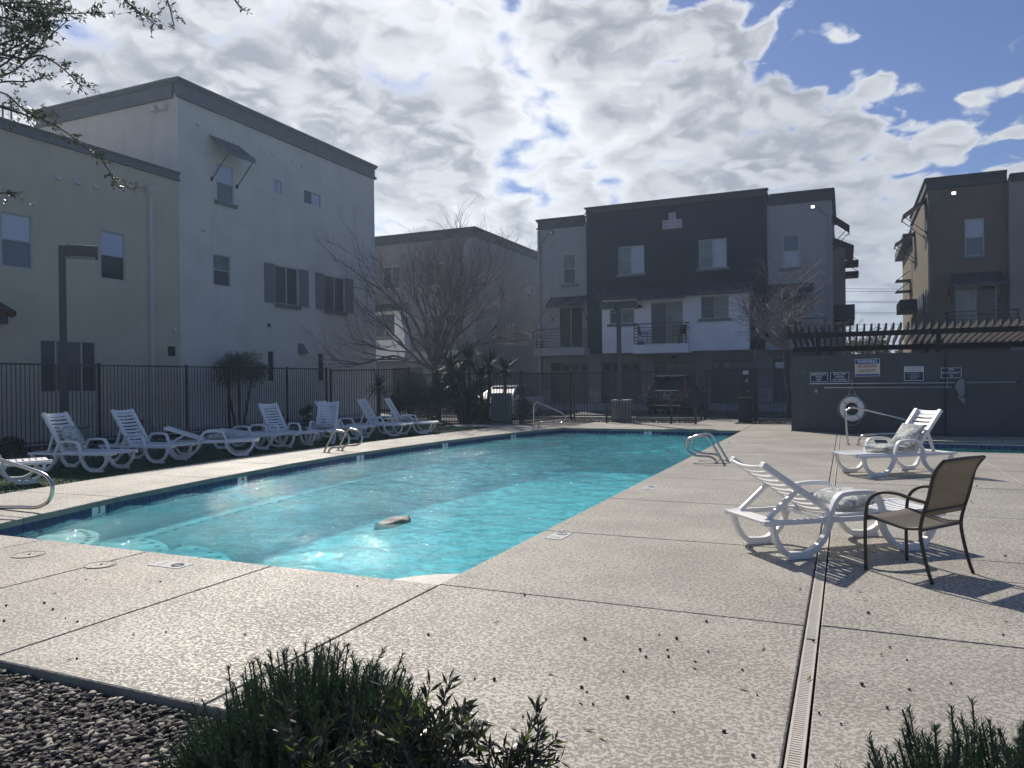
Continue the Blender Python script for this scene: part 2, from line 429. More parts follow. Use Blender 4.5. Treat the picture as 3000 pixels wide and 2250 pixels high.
def pillow_mat():
    m = bpy.data.materials.new('patterned_fabric'); m.use_nodes = True; t = NT(m.node_tree)
    b = m.node_tree.nodes['Principled BSDF']; b.inputs['Roughness'].default_value = .9
    tc = t.add('ShaderNodeTexCoord').outputs['Object']
    n = t.noise(tc, 11, 4, .6, 1.6); n2 = t.noise(tc, 5, 3, .6, 2.0)
    c = t.mix(t.sstep(n, .45, .56), (.60, .60, .55), (.27, .30, .31))
    c = t.mix(t.sstep(n2, .56, .62), c, (.42, .42, .36))
    t.l.new(c, b.inputs['Base Color'])
    bn = t.add('ShaderNodeBump', {'Strength': .4, 'Distance': .01, 'Height': t.noise(tc, 9, 3)})
    t.l.new(bn.outputs[0], b.inputs['Normal'])
    return m
m_pillow = pillow_mat()
def leaf_mat(name, c0, c1, trans=.25, rough=.5):
    m = bpy.data.materials.new(name); m.use_nodes = True; t = NT(m.node_tree); b = m.node_tree.nodes['Principled BSDF']
    a = t.add('ShaderNodeAttribute', attribute_name='tone').outputs['Fac']
    c = t.mix(a, c0, c1); t.l.new(c, b.inputs['Base Color']); b.inputs['Roughness'].default_value = rough
    b.inputs['Specular IOR Level'].default_value = .4
    tr = t.add('ShaderNodeBsdfTranslucent', {'Color': c}); mx = t.add('ShaderNodeMixShader', {0: trans, 1: b.outputs[0], 2: tr.outputs[0]})
    t.l.new(mx.outputs[0], m.node_tree.nodes['Material Output'].inputs[0])
    return m
m_rosemary = leaf_mat('rosemary_needle', (.018, .050, .024), (.056, .118, .052), .25, .42)
m_ruellia = leaf_mat('purple_leaf', (.030, .028, .036), (.065, .085, .035), .15, .28)
m_ruelliag = leaf_mat('green_leaf', (.05, .10, .02), (.13, .20, .03), .4, .4)
m_ash = leaf_mat('tree_leaf', (.035, .060, .030), (.09, .12, .06), .3, .4)
m_yucca = leaf_mat('yucca_blade', (.014, .035, .022), (.045, .08, .045), .1, .55)
m_bushd = leaf_mat('dark_shrub_leaf', (.010, .025, .013), (.03, .06, .03), .1, .5)
m_bushg = leaf_mat('small_tree_leaf', (.03, .066, .042), (.07, .115, .07), .2, .5)
m_grassy = leaf_mat('far_tree_leaf', (.10, .10, .07), (.20, .19, .13), .2, .8)

# ------------------------------------------------------------------ ground, street, deck
def grid_holes(mb, u0, u1, v0, v1, holes, fn):
    us = sorted({u0, u1, *[h[i] for h in holes for i in (0, 1) if u0 < h[i] < u1]})
    vs = sorted({v0, v1, *[h[i] for h in holes for i in (2, 3) if v0 < h[i] < v1]})
    for a, b in zip(us, us[1:]):
        for c, d in zip(vs, vs[1:]):
            mu, mv = (a+b)/2, (c+d)/2
            if any(h[0] < mu < h[1] and h[2] < mv < h[3] for h in holes): continue
            mb.quad(fn(a, c), fn(b, c), fn(b, d), fn(a, d))
POOL_BB = (-10.2, -2.6, 4.7, 23.0); SPA_BB = (0.5, 4.8, 17.1, 20.25)
mb = MB(); grid_holes(mb, -400, 400, -300, 900, [POOL_BB, SPA_BB], lambda u, v: (u, v, -.07))
tag(mb.build('ground', m_earth), kind='structure')
mb = MB(); grid_holes(mb, -19.6, 7, -4, 29.1, [POOL_BB, SPA_BB], lambda u, v: (u, v, -.055))
tag(mb.build('gravel_bed', m_gravelb), kind='structure')
mb = MB()
for xs in [(-60, 60)]:
    mb.quad((-19.4, 29.5, -.03), (60, 29.5, -.03), (60, 31.6, .0), (-19.4, 31.6, .0))
    mb.quad((-19.4, 31.6, .0), (60, 31.6, .0), (60, 34.2, .08), (-19.4, 34.2, .08))
tag(mb.build('street', m_asphalt), kind='structure')
mb = MB()
mb.quad((-34, 34.2, .085), (60, 34.2, .085), (60, 38.5, .33), (-34, 38.5, .33))
tag(mb.build('driveway_apron', m_apron), kind='structure')
mb = MB(); mb.box(-19.4, 20, 29.12, 29.5, -.07, .03)
tag(mb.build('sidewalk_strip', m_walk), kind='structure')
mb = MB(); mb.quad((-19.9, -6, .02), (-18.75, -6, .0), (-18.75, 33, .0), (-19.9, 33, .12))
tag(mb.build('side_path', m_walk), kind='structure')

# pool left edge: a shallow bow
LEFT = [(-8.42, 4.86), (-8.62, 5.6), (-9.01, 7.12), (-9.32, 9.1), (-9.55, 11.1), (-9.66, 13.1), (-9.58, 15.1), (-9.40, 17.1), (-9.12, 19.1), (-8.74, 21.1), (-8.28, 22.6)]
TURF = [(-10.55, 4.5), (-10.70, 5.6), (-10.90, 7.0), (-11.22, 9.1), (-11.42, 11.1), (-11.42, 13.1), (-11.26, 15.1), (-11.05, 17.1), (-10.85, 19.1), (-10.75, 21.1), (-10.62, 22.6)]
deck = bpy.data.objects.new('pool_deck', None); COL.objects.link(deck); tag(deck, kind='structure')
G_ = .007
SLABS = []
def slab(pts, edges=()):
    """one cast slab, a hair inside its joint lines"""
    c = Vector((sum(p[0] for p in pts)/len(pts), sum(p[1] for p in pts)/len(pts)))
    q = []
    n = len(pts)
    for i in range(n):   # inset by G_
        a, b, d = Vector(pts[i-1]), Vector(pts[i]), Vector(pts[(i+1) % n])
        e1 = (b-a).normalized(); e2 = (d-b).normalized()
        n1 = Vector((-e1.y, e1.x)); n2 = Vector((-e2.y, e2.x))
        if (c-b).dot(n1) < 0: n1 = -n1
        if (c-b).dot(n2) < 0: n2 = -n2
        k = (n1+n2); k = k/max(.3, (1+n1.dot(n2)))
        q.append(tuple(b+k*G_))
    m = MB(); ch = .006; k = len(q)
    inn = [tuple(Vector(p)+(c-Vector(p)).normalized()*ch*1.4) for p in q]
    z = random.uniform(-.001, .001)
    vs = [(p[0], p[1], -.072) for p in q]+[(p[0], p[1], z-.006) for p in q]+[(p[0], p[1], z) for p in inn]
    m.v = vs; m.f = [tuple(range(k-1, -1, -1))]+[(i, (i+1) % k, k+(i+1) % k, k+i) for i in range(k)]
    m.mi = [1]*(k+1)
    m.f += [(k+i, k+(i+1) % k, 2*k+(i+1) % k, 2*k+i) for i in range(k)]+[tuple(range(2*k, 3*k))]; m.mi += [0]*(k+1)
    o = m.build('slab', [m_deck, m_deckedge], deck, off=(0, 0, 0)); SLABS.append(o); return o
def rect(x0, x1, y0, y1): return slab([(x0, y0), (x1, y0), (x1, y1), (x0, y1)])
ya, yb = 2.62, 4.88
xs = [-13.5, -11.9, -10.3, -8.75, -7.2, -5.78, -4.35, -2.77, -.241]
for a, b in zip(xs, xs[1:]): rect(a, b, ya, yb)
rect(-.161, 2.2, ya, 4.92); rect(2.2, 4.9, ya, 4.92); rect(4.9, 7.2, ya, 4.92)
for a, b in zip([4.88, 7.04, 9.25, 11.5, 13.75, 15.95, 18.2, 20.4], [7.04, 9.25, 11.5, 13.75, 15.95, 18.2, 20.4, 22.62]): rect(-2.79, -.241, a, b)
yr = [4.92, 6.46, 7.14, 9.35, 11.75, 14.0, 16.1]
for a, b in zip(yr, yr[1:]):
    rect(-.161, 2.2, a, b); rect(2.2, 4.9, a, b)
rect(-.161, 2.0, 16.1, 17.25); rect(2.0, 4.9, 16.1, 17.25); rect(4.75, 4.9, 17.25, 20.1)
rect(-.161, .6, 17.25, 18.9); rect(-.161, .6, 18.9, 20.1); rect(-.161, 2.3, 20.1, 22.0); rect(2.3, 4.9, 20.1, 22.0)
for a, b in zip(yr[:-1]+[16.1, 20.1], yr[1:]+[20.1, 22.0]): rect(4.9, 7.2, a, b)
for i in range(len(LEFT)-1):
    slab([TURF[i], LEFT[i], LEFT[i+1], TURF[i+1]])
slab([(-12.6, 22.6), (-10.62, 22.6), (-8.28, 22.6), (-8.28, 23.85), (-12.6, 23.85)])
for a, b in zip([-8.28, -6.4, -4.6, -2.79, -1.45], [-6.4, -4.6, -2.79, -1.45, -1.4]):
    if b-a > .2: rect(a, b, 22.62 if a < -2.8 else 22.62, 25.9 if a > -8.3 else 23.85)
rect(-4.75, -3.45, 25.9, 28.7)
rect(-1.45, -.241, 22.62, 22.95)
mb = MB()
for q in ((-13.6, 4.7, 2.61, 4.7), (-2.6, .5, 4.7, 26), (.5, 4.7, 4.7, 17.1), (.5, 4.7, 20.25, 22.3), (-12.6, -2.6, 23.0, 26.0), (-13.6, -10.2, 4.7, 4.9)):
    if q[0] < q[1]: mb.box(q[0], q[1], q[2], q[3], -.09, -.05 if q[0] > -13 else -.052)
mb.box(-13.5, .4, 2.63, 4.7, -.09, -.022)
mb2 = MB(); mb2.box(-2.7, -.27, 4.8, 22.5, -.08, -.022); mb2.box(-.13, .5, 4.7, 22.0, -.08, -.023); mb2.box(.5, 4.6, 4.7, 17.1, -.08, -.024); mb2.box(-13.4, -.27, 2.64, 4.78, -.08, -.021); mb2.box(-.13, .55, 2.64, 4.68, -.08, -.025)
mb2.box(.55, 4.1, 3.62, 4.68, -.08, -.026); mb2.box(.5, 4.6, 20.26, 21.9, -.08, -.024); mb2.box(-10.5, -1.5, 23.05, 25.8, -.08, -.024)
b_ = mb2.build('joint_bed', m_joint, deck, off=(0, 0, 0))

# pool shell
pool = bpy.data.objects.new('swimming_pool', None); COL.objects.link(pool); tag(pool, kind='structure')
OUT = [(-2.79, 4.88), (-2.79, 22.62)]+[(x, min(y, 22.62)) for x, y in reversed(LEFT)]
OUT[2] = (-8.28, 22.62); OUT[-1] = (-8.42, 4.88)
def inset(poly, d):
    n = len(poly); c = Vector((sum(p[0] for p in poly)/n, sum(p[1] for p in poly)/n)); r = []
    for i in range(n):
        a, b, e = Vector(poly[i-1]), Vector(poly[i]), Vector(poly[(i+1) % n])
        e1 = (b-a).normalized(); e2 = (e-b).normalized()
        n1 = Vector((-e1.y, e1.x)); n2 = Vector((-e2.y, e2.x))
        if (c-b).dot(n1) < 0: n1 = -n1
        if (c-b).dot(n2) < 0: n2 = -n2
        r.append(tuple(b+(n1+n2)/max(.3, 1+n1.dot(n2))*d))
    return r
WL = inset(OUT, -.035)
DEPTH = -1.25
mb = MB(); n = len(WL)
mb.add([(p[0], p[1], -.06) for p in WL]+[(p[0], p[1], DEPTH) for p in WL], [(i, (i+1) % n, n+(i+1) % n, n+i) for i in range(n)]+[tuple(range(n, 2*n))])
mb.build('basin', m_plaster, pool, off=(0, 0, 0))
WZ = -.155
def waves(X, Y):
    r = np.random.default_rng(5); Z = np.zeros_like(X)
    wind = math.radians(-58)
    for k in range(64):
        lam = .085*(1.05/.085)**r.random()**1.35; a = wind+r.normal(0, .75); q = 2*PI/lam
        slope = .0275*(1+.25*r.normal()); Z += slope/q*np.sin(q*(X*math.cos(a)+Y*math.sin(a))+r.uniform(0, 2*PI))
    g = .75+.45*np.sin(X*.9+1.3*np.sin(Y*.45)+.7)*np.sin(Y*.62+.8*np.sin(X*.7))
    return Z*g
def inpoly_np(X, Y, poly):
    ins = np.zeros(X.shape, bool); j = len(poly)-1
    for i in range(len(poly)):
        xi, yi = poly[i]; xj, yj = poly[j]
        c = ((yi > Y) != (yj > Y)) & (X < (xj-xi)*(Y-yi)/(yj-yi+1e-12)+xi); ins ^= c; j = i
    return ins
def water_mesh(name, poly, x0, x1, y0, y1, mat, dx, dy0, dy1):
    xs_ = np.arange(x0, x1+dx, dx); ys_ = [y0]
    while ys_[-1] < y1: ys_.append(ys_[-1]+dy0+(dy1-dy0)*min(1, (ys_[-1]-y0)/max(.1, y1-y0)))
    ys_ = np.array(ys_); X, Y = np.meshgrid(xs_, ys_); Z = WZ+waves(X, Y)
    nx, ny = len(xs_), len(ys_); idx = np.arange(nx*ny).reshape(ny, nx)
    cX, cY = (X[:-1, :-1]+X[1:, 1:])/2, (Y[:-1, :-1]+Y[1:, 1:])/2; keep = inpoly_np(cX, cY, poly)
    Fq = np.stack([idx[:-1, :-1], idx[:-1, 1:], idx[1:, 1:], idx[1:, :-1]], -1)[keep]
    used = np.unique(Fq); mp = -np.ones(nx*ny, int); mp[used] = np.arange(len(used))
    o = np_obj(name, np.stack([X.ravel(), Y.ravel(), Z.ravel()], 1)[used], mp[Fq], mat, smooth=True); return tag(o, kind='structure')
water = water_mesh('pool_water', inset(OUT, .0), -9.8, -2.7, 4.8, 22.7, m_water, .026, .020, .055)
# waterline tiles on the left bow and the far end
tmb = MB(); tmb.box(-.0715, .0715, -.008, .004, -.0765, .0765)
tile0 = None
def tiles(a, b, z=-.150):
    global tile0
    a, b = Vector(a), Vector(b); L = (b-a).length; k = max(1, round(L/.15)); ang = math.atan2(b.y-a.y, b.x-a.x)
    for i in range(k):
        p = a+(b-a)*((i+.5)/k)
        if tile0 is None:
            tile0 = tmb.build('tile', m_tile, pool, off=(0, 0, 0)); o = tile0
        else: o = share(tile0)
        o.location = (p.x, p.y, z); o.rotation_euler = (0, 0, ang)
IN = inset(OUT, -.027)
for i in range(1, n-1): tiles(IN[i], IN[i+1])
def marker(px, py, s):
    """white depth tile on the waterline"""
    z = -.105
    if s[0] == 'L':
        best = None; d = ray(px, py)
        for a, b in zip(IN[2:], IN[3:]):
            A = np.array([[d.x, a[0]-b[0]], [d.y, a[1]-b[1]]])
            try: t, u = np.linalg.solve(A, [a[0], a[1]])
            except Exception: continue
            if -.02 <= u <= 1.02: best = (a, b, u)
        a, b, u = best; ang = math.atan2(a[1]-b[1], a[0]-b[0])+PI
        p = Vector(a)*(1-u)+Vector(b)*u; ang = math.atan2(a[1]-b[1], a[0]-b[0])
    else:
        q = ony(px, py, IN[1][1]); p = Vector((q.x, q.y)); ang = 0
    nrm = Vector((math.sin(ang), -math.cos(ang), 0))
    m = MB(); m.box(-.12, .12, -.006, .004, -.06, .06)
    o = m.build('marker_tile', m_tilewhite, pool, off=(0, 0, 0)); o.location = (p.x+nrm.x*.012, p.y+nrm.y*.012, -.125); o.rotation_euler = (0, 0, ang)
    t = text('numeral', s[1:], .13, m_black, o, (0, 0, 0), (PI/2, 0, 0)); t.location = (0, -.009, .006); t.parent = o
for q in ((286, 1506, 'L3'), (708, 1407, 'L4'), (1054, 1344, 'L5'), (1303, 1306, 'L5'), (1503, 1282, 'L4'), (1898, 1270, 'F3')): marker(*q)
# steps in the near left corner and the bench along the bow
def arc_tread(r, z0, z1, nm='step'):
    c = Vector((-8.50, 4.93)); pts = [tuple(c)]
    for i in range(13):
        a = math.radians(-2+100*i/12); k = 1+.12*math.sin(a)**2
        pts.append((c.x+r*math.cos(a), c.y+r*k*math.sin(a)))
    m = MB(); m.prism(pts, z0, z1); o = m.build(nm, m_plaster, pool, off=(0, 0, 0))
    for i in range(1, 12):
        a = math.radians(-2+100*i/12); k = 1+.12*math.sin(a)**2; rr = r-.10
        t = MB(); t.box(-.035, .035, -.025, .025, 0, .004)
        q = t.build('step_tile', m_navyink, pool, off=(0, 0, 0)); q.location = (c.x+rr*math.cos(a), c.y+rr*k*math.sin(a), z1+.002); q.rotation_euler = (0, 0, a+PI/2)
arc_tread(1.15, -.62, -.23); arc_tread(1.85, -.85, -.48, 'step'); arc_tread(2.55, DEPTH+.001, -.74)
m = MB()
bi = inset(OUT, .50)
L_in = [p for p in bi[2:-1]]; L_out = [p for p in WL[2:-1]]
for i in range(len(L_in)-1):
    m.prism([L_out[i], L_in[i], L_in[i+1], L_out[i+1]], DEPTH+.001, -.50)
m.build('bench', m_plaster, pool, off=(0, 0, 0))
m = MB()
for i in range(3, len(L_in)-1):
    a, b = Vector(L_in[i]), Vector(L_in[i+1])
    for k in range(7):
        p = a+(b-a)*((k+.5)/7); an = math.atan2(b.y-a.y, b.x-a.x); c, s = math.cos(an), math.sin(an)
        q = [(p.x+c*u-s*v+.07, p.y+s*u+c*v) for u, v in ((-.05, -.025), (.05, -.025), (.05, .025), (-.05, .025))]
        m.prism(q, -.499, -.494)
m.build('bench_marks', m_navyink, pool, off=(0, 0, 0))
m = MB(); c = Vector((-2.79, 4.88)); pts = [tuple(c)]
for i in range(9):
    a = math.radians(90+90*i/8); pts.append((c.x+.78*math.cos(a), c.y+.84*math.sin(a)))
m.prism(pts, -1.2, -.135); m.build('corner_seat', pm('wet_plaster', (.46, .455, .40), .5, var=.15, vscale=14), pool, off=(0, 0, 0))

# spa
spa = bpy.data.objects.new('spa_basin', None); COL.objects.link(spa); tag(spa, kind='structure')
SX = (.60, 4.75, 17.25, 20.1)
m = MB(); x0, x1, y0, y1 = SX
m.add([(x0, y0, -.06), (x1, y0, -.06), (x1, y1, -.06), (x0, y1, -.06), (x0, y0, -.9), (x1, y0, -.9), (x1, y1, -.9), (x0, y1, -.9)],
      [(0, 1, 5, 4), (1, 2, 6, 5), (2, 3, 7, 6), (3, 0, 4, 7), (4, 5, 6, 7)])
m.build('basin', m_plaster, spa, off=(0, 0, 0))
for i in range(27):
    o = share(tile0, (x0+.08+i*.153, y1-.012, -.150), (0, 0, 0), spa)
water_mesh('spa_water', [(x0-.02, y0-.02), (x1, y0-.02), (x1, y1+.02), (x0-.02, y1+.02)], x0-.03, x1, y0-.03, y1+.03, m_spawater, .05, .05, .06)
# turf
tp = [(p[0], p[1]) for p in TURF]
inner = [(-10.55, 4.5), *tp[1:], (-10.6, 23.7)]
outer = [(-14.6, 23.7), (-14.9, 15), (-14.6, 10), (-14.2, 4.5)]
m = MB(); m.prism(inner+outer, -.06, -.03); tag(m.build('turf_base', m_turf), kind='structure')
def inpoly(x, y, poly):
    r = False; j = len(poly)-1
    for i in range(len(poly)):
        xi, yi = poly[i]; xj, yj = poly[j]
        if (yi > y) != (yj > y) and x < (xj-xi)*(y-yi)/(yj-yi)+xi: r = not r
        j = i
    return r
N = 60000
pu = rng.uniform(-14.9, -10.5, N); pv = rng.uniform(4.6, 23.6, N)**1.0
xin = np.interp(pv, [p[1] for p in tp], [p[0] for p in tp]); keep = (pu < xin-.005) & (pu > np.interp(pv, [4.5, 10, 15, 23.7], [-14.2, -14.6, -14.9, -14.6]))
pu, pv = pu[keep], pv[keep]; N = len(pu)
an = rng.uniform(0, 2*PI, N); hh = rng.uniform(.025, .045, N); ww = .005
b0 = np.stack([pu-ww*np.cos(an), pv-ww*np.sin(an), np.full(N, -.03)], 1); b1 = np.stack([pu+ww*np.cos(an), pv+ww*np.sin(an), np.full(N, -.03)], 1)
tp3 = np.stack([pu+rng.normal(0, .012, N), pv+rng.normal(0, .012, N), -.03+hh], 1)
V = np.stack([b0, b1, tp3], 1).reshape(-1, 3)
o = np_obj('turf_grass', V, np.arange(3*N).reshape(-1, 3), m_turf, attr=rng.random(N)); tag(o, 'short dark green artificial turf under the row of loungers', 'grass', kind='stuff')

# drain
dr = root('deck_drain', (-.2, 5, 0), 'long cream slotted drain channel running through the deck to the far wall', 'drain')
dx0, dx1 = -.236, -.166
y = 2.64
m = MB(); m.box(-.262, -.138, 2.6, 22.2, -.07, -.06); m.build('channel', m_joint, dr)
while y < 22.2:
    L = min(2.02, 22.2-y); m = MB()
    m.box(dx0, dx0+.012, y, y+L-.006, -.03, -.002); m.box(dx1-.012, dx1, y, y+L-.006, -.03, -.002)
    k = int((L-.02)/.021)
    for i in range(k):
        m.box(dx0+.012, dx1-.012, y+i*.021, y+i*.021+.0145, -.02, -.003)
    m.build('drain_cover', m_drain, dr); y += L

# gravel stones near the camera
def stones(name, n, area, size, lab, seed, mat=m_stone, z=-.055):
    r = np.random.default_rng(seed)
    ico = bmesh.new(); bmesh.ops.create_icosphere(ico, subdivisions=1, radius=1); bv = np.array([v.co[:] for v in ico.verts]); bf = np.array([[v.index for v in f.verts] for f in ico.faces]); ico.free()
    px = r.uniform(area[0], area[1], n); py = r.uniform(area[2], area[3], n)
    s = r.uniform(size*.5, size*1.25, n); V = np.repeat(bv[None], n, 0)
    V = V*(1+r.uniform(-.52, .40, (n, 12, 1)))
    V = V*np.stack([s*r.uniform(.8, 1.5, n), s*r.uniform(.6, 1, n), s*r.uniform(.22, .5, n)], 1)[:, None, :]
    a = r.uniform(0, 2*PI, n); b = r.normal(0, .45, n); ca, sa, cb, sb = np.cos(a), np.sin(a), np.cos(b), np.sin(b)
    x, y_, z_ = V[..., 0], V[..., 1], V[..., 2]
    y2 = y_*cb[:, None]-z_*sb[:, None]; z2 = y_*sb[:, None]+z_*cb[:, None]
    X = x*ca[:, None]-y2*sa[:, None]; Y = x*sa[:, None]+y2*ca[:, None]
    V = np.stack([X+px[:, None], Y+py[:, None], z2+z+r.uniform(.0, .022, n)[:, None]], -1).reshape(-1, 3)
    F = (bf[None]+12*np.arange(n)[:, None, None]).reshape(-1, 3)
    o = np_obj(name, V, F, mat, attr=np.repeat(r.random(n)**1.4, len(bf))); tag(o, lab, 'gravel', kind='stuff'); return o
stones('gravel', 16500, (-6.2, .5, 1.1, 2.60), .0185, 'brown and grey crushed gravel in the planting bed in front', 3)
stones('gravel', 9000, (-18.4, -14.6, 6, 23.8), .035, 'brown gravel strip between the turf and the left fence', 4)
stones('gravel', 2500, (-10.3, -1.5, 26.0, 29.0), .035, 'gravel bed along the far fence and gate', 5)

# ------------------------------------------------------------------ wall frames
class F:
    def __init__(s, o, u, n): s.o = Vector(o); s.u = Vector(u); s.n = Vector(n)
    def p(s, u, z, d=0.0): q = s.o+s.u*u+s.n*d; return (q.x, q.y, z)
    def box(s, m, u0, u1, z0, z1, d0, d1):
        m.hexa([s.p(u0, z0, d0), s.p(u1, z0, d0), s.p(u1, z0, d1), s.p(u0, z0, d1), s.p(u0, z1, d0), s.p(u1, z1, d0), s.p(u1, z1, d1), s.p(u0, z1, d1)])
    def wall(s, m, u0, u1, z0, z1, holes, d=0.0, rev=.10):
        grid_holes(m, u0, u1, z0, z1, holes, lambda a, b: s.p(a, b, d))
        for a, b, c, e in holes:
            if b <= u0 or a >= u1: continue
            m.quad(s.p(a, c, d), s.p(b, c, d), s.p(b, c, d-rev), s.p(a, c, d-rev)); m.quad(s.p(a, e, d), s.p(b, e, d), s.p(b, e, d-rev), s.p(a, e, d-rev))
            m.quad(s.p(a, c, d), s.p(a, e, d), s.p(a, e, d-rev), s.p(a, c, d-rev)); m.quad(s.p(b, c, d), s.p(b, e, d), s.p(b, e, d-rev), s.p(b, c, d-rev))
    def rot(s):
        return (PI/2, 0, math.atan2(s.u.y, s.u.x) if s.u.cross(Vector((0, 0, 1))).dot(s.n) > 0 else math.atan2(-s.u.y, -s.u.x))
def window(fr, par, u0, u1, z0, z1, kind, mats, d=0.0, sill=None, fw=.045, name='window', muntin=False):
    m = MB(); a = d-.07; b = d-.015
    fr.box(m, u0, u0+fw, z0, z1, a, b); fr.box(m, u1-fw, u1, z0, z1, a, b)
    fr.box(m, u0+fw, u1-fw, z0, z0+fw, a, b); fr.box(m, u0+fw, u1-fw, z1-fw, z1, a, b)
    cells = []
    U0, U1, Z0, Z1 = u0+fw, u1-fw, z0+fw, z1-fw
    if kind == 'v':        # upper and lower sash
        zm = (Z0+Z1)/2; fr.box(m, U0, U1, zm-.02, zm+.02, a, b-.004); cells = [(U0, U1, zm+.02, Z1, 0), (U0, U1, Z0, zm-.02, 1)]
    elif kind == 'h':      # slider
        um = (U0+U1)/2; fr.box(m, um-.025, um+.025, Z0, Z1, a, b-.004); cells = [(U0, um-.025, Z0, Z1, 0), (um+.025, U1, Z0, Z1, 1)]
    elif kind == 't':
        q = (U1-U0)
        for k in (.26, .74): fr.box(m, U0+q*k-.025, U0+q*k+.025, Z0, Z1, a, b-.004)
        cells = [(U0, U0+q*.26-.025, Z0, Z1, 0), (U0+q*.26+.025, U0+q*.74-.025, Z0, Z1, 1), (U0+q*.74+.025, U1, Z0, Z1, 0)]
    else: cells = [(U0, U1, Z0, Z1, 0)]
    if muntin:
        zm = (Z0+Z1)/2; fr.box(m, U0, U1, zm-.008, zm+.008, a+.01, b-.012)
    w_ = m.build(name, m_vinyl, par)
    for c in cells:
        p = MB(); fr.box(p, c[0], c[1], c[2], c[3], a-.012, a+.018 if c[4] == 0 else a+.008)
        p.build('pane', mats[c[4] % len(mats)], w_)
    if sill:
        s = MB(); fr.box(s, u0-sill, u1+sill, z0-.13, z0-.003, d+.002, d+.085); s.build('sill', m_sill, w_, bevel=.008)
    return w_
def shed_awning(fr, par, u0, u1, z0, z1, out, d=0.0, ribs=None, braces=True, drop=.75, mat=None, splay=0.0):
    m = MB(); mat = mat or m_awn; t = .03
    a0, a1 = u0+splay, u1-splay
    m.hexa([fr.p(a0, z1, d), fr.p(a1, z1, d), fr.p(u1, z0, d+out), fr.p(u0, z0, d+out), fr.p(a0, z1+t, d), fr.p(a1, z1+t, d), fr.p(u1, z0+t, d+out), fr.p(u0, z0+t, d+out)])
    o = m.build('awning', mat, par)
    k = ribs or max(3, round((u1-u0)/.38)); m = MB()
    for i in range(k+1):
        x0 = a0+(a1-a0)*i/k; x1 = u0+(u1-u0)*i/k
        m.hexa([fr.p(x0-.014, z1+t, d), fr.p(x0+.014, z1+t, d), fr.p(x1+.014, z0+t, d+out), fr.p(x1-.014, z0+t, d+out), fr.p(x0-.014, z1+t+.035, d), fr.p(x0+.014, z1+t+.035, d), fr.p(x1+.014, z0+t+.035, d+out), fr.p(x1-.014, z0+t+.035, d+out)])
    m.build('seam', mat, o)
    m = MB(); fr.box(m, u0, u1, z0-.07, z0+.0, d+out-.05, d+out-.002); m.build('fascia', mat, o)
    if braces:
        for x in (u0+.06, u1-.06):
            m = MB(); m.tube([fr.p(x, z0-.02, d+out-.05), fr.p(x, z0-drop*.9, d+.05)], .018, 6); fr.box(m, x-.035, x+.035, z0-drop*.9-.08, z0-drop*.9+.06, d+.001, d+.045)
            m.build('brace', m_iron, o)
    return o
def cornice(fr, par, u0, u1, z0, z1, mat, d=0.0, ext0=0.0, ext1=0.0, steps=True):
    m = MB(); h = z1-z0
    fr.box(m, u0, u1, z0+.16*h, z1-.14*h, d-.2, d+.05)
    fr.box(m, u0-ext0, u1+ext1, z1-.14*h, z1, d-.25, d+.13)
    fr.box(m, u0-ext0*.7, u1+ext1*.7, z1-.26*h, z1-.14*h-.001, d-.2, d+.085)
    fr.box(m, u0-ext0*.7, u1+ext1*.7, z0, z0+.16*h, d-.02, d+.095)
    return m.build('cornice', mat, par)
def balcony(fr, par, u0, u1, z0, z1, out, d=0.0, bars=6, mid=False):
    m = MB(); r = .018
    fr.box(m, u0, u1, z1-.04, z1, d+out-.05, d+out-.01)
    for x in (u0, u1-.04): fr.box(m, x, x+.04, z1-.04, z1, d, d+out-.05); fr.box(m, x, x+.035, z0, z1-.041, d+out-.045, d+out-.01)
    o = m.build('railing', m_iron, par)
    for i in range(bars):
        z = z0+.08+(z1-z0-.16)*i/bars; m = MB(); fr.box(m, u0, u1, z, z+.022, d+out-.038, d+out-.018)
        fr.box(m, u0+.01, u0+.03, z, z+.022, d, d+out-.04); fr.box(m, u1-.03, u1-.01, z, z+.022, d, d+out-.04)
        m.build('rail_bar', m_iron, o)
    return o
def flood(fr, par, u, z, u2, z2, d=0.0, lit=False, side=1):
    m = MB(); m.tube([fr.p(u2, z2-.55, d+.03), fr.p(u2, z2, d+.03), fr.p(u2-side*.12, z2+.05, d+.05), fr.p((u+u2)/2, z-.16, d+.2), fr.p((u+u2)/2-side*.05, z-.02, d+.38), fr.p(u+side*.07, z, d+.5)], .026, 6)
    m.build('conduit', m_sill, par)
    m = MB(); fr.box(m, u-.11, u+.11, z-.09, z+.10, d+.42, d+.52); o = m.build('floodlight', m_iron, par)
    m = MB(); fr.box(m, u-.08, u+.08, z-.06, z+.07, d+.521, d+.526); m.build('lens', m_lit if lit else m_lens, o)
m_lit = pm('lit_led', (1, 1, .95), .3)
_b = m_lit.node_tree.nodes['Principled BSDF']; _b.inputs['Emission Color'].default_value = (1, .97, .86, 1); _b.inputs['Emission Strength'].default_value = 1.6
def barn_lamp(fr, par, u, z, d=0.0):
    m = MB(); m.tube([fr.p(u, z+.16, d), fr.p(u, z+.30, d+.14), fr.p(u, z+.22, d+.26), fr.p(u, z+.05, d+.27)], .014, 6)
    k = 12; vs = []
    for (r, h) in ((.03, .09), (.05, .03), (.17, -.07), (.18, -.10)):
        for j in range(k):
            a = 2*PI*j/k; q = Vector(fr.p(u, z+h, d+.27)); vs.append((q.x+r*math.cos(a), q.y+r*math.sin(a), q.z))
    m.add(vs, [(i*k+j, i*k+(j+1) % k, (i+1)*k+(j+1) % k, (i+1)*k+j) for i in range(3) for j in range(k)])
    return m.build('barn_lamp', m_red, par)
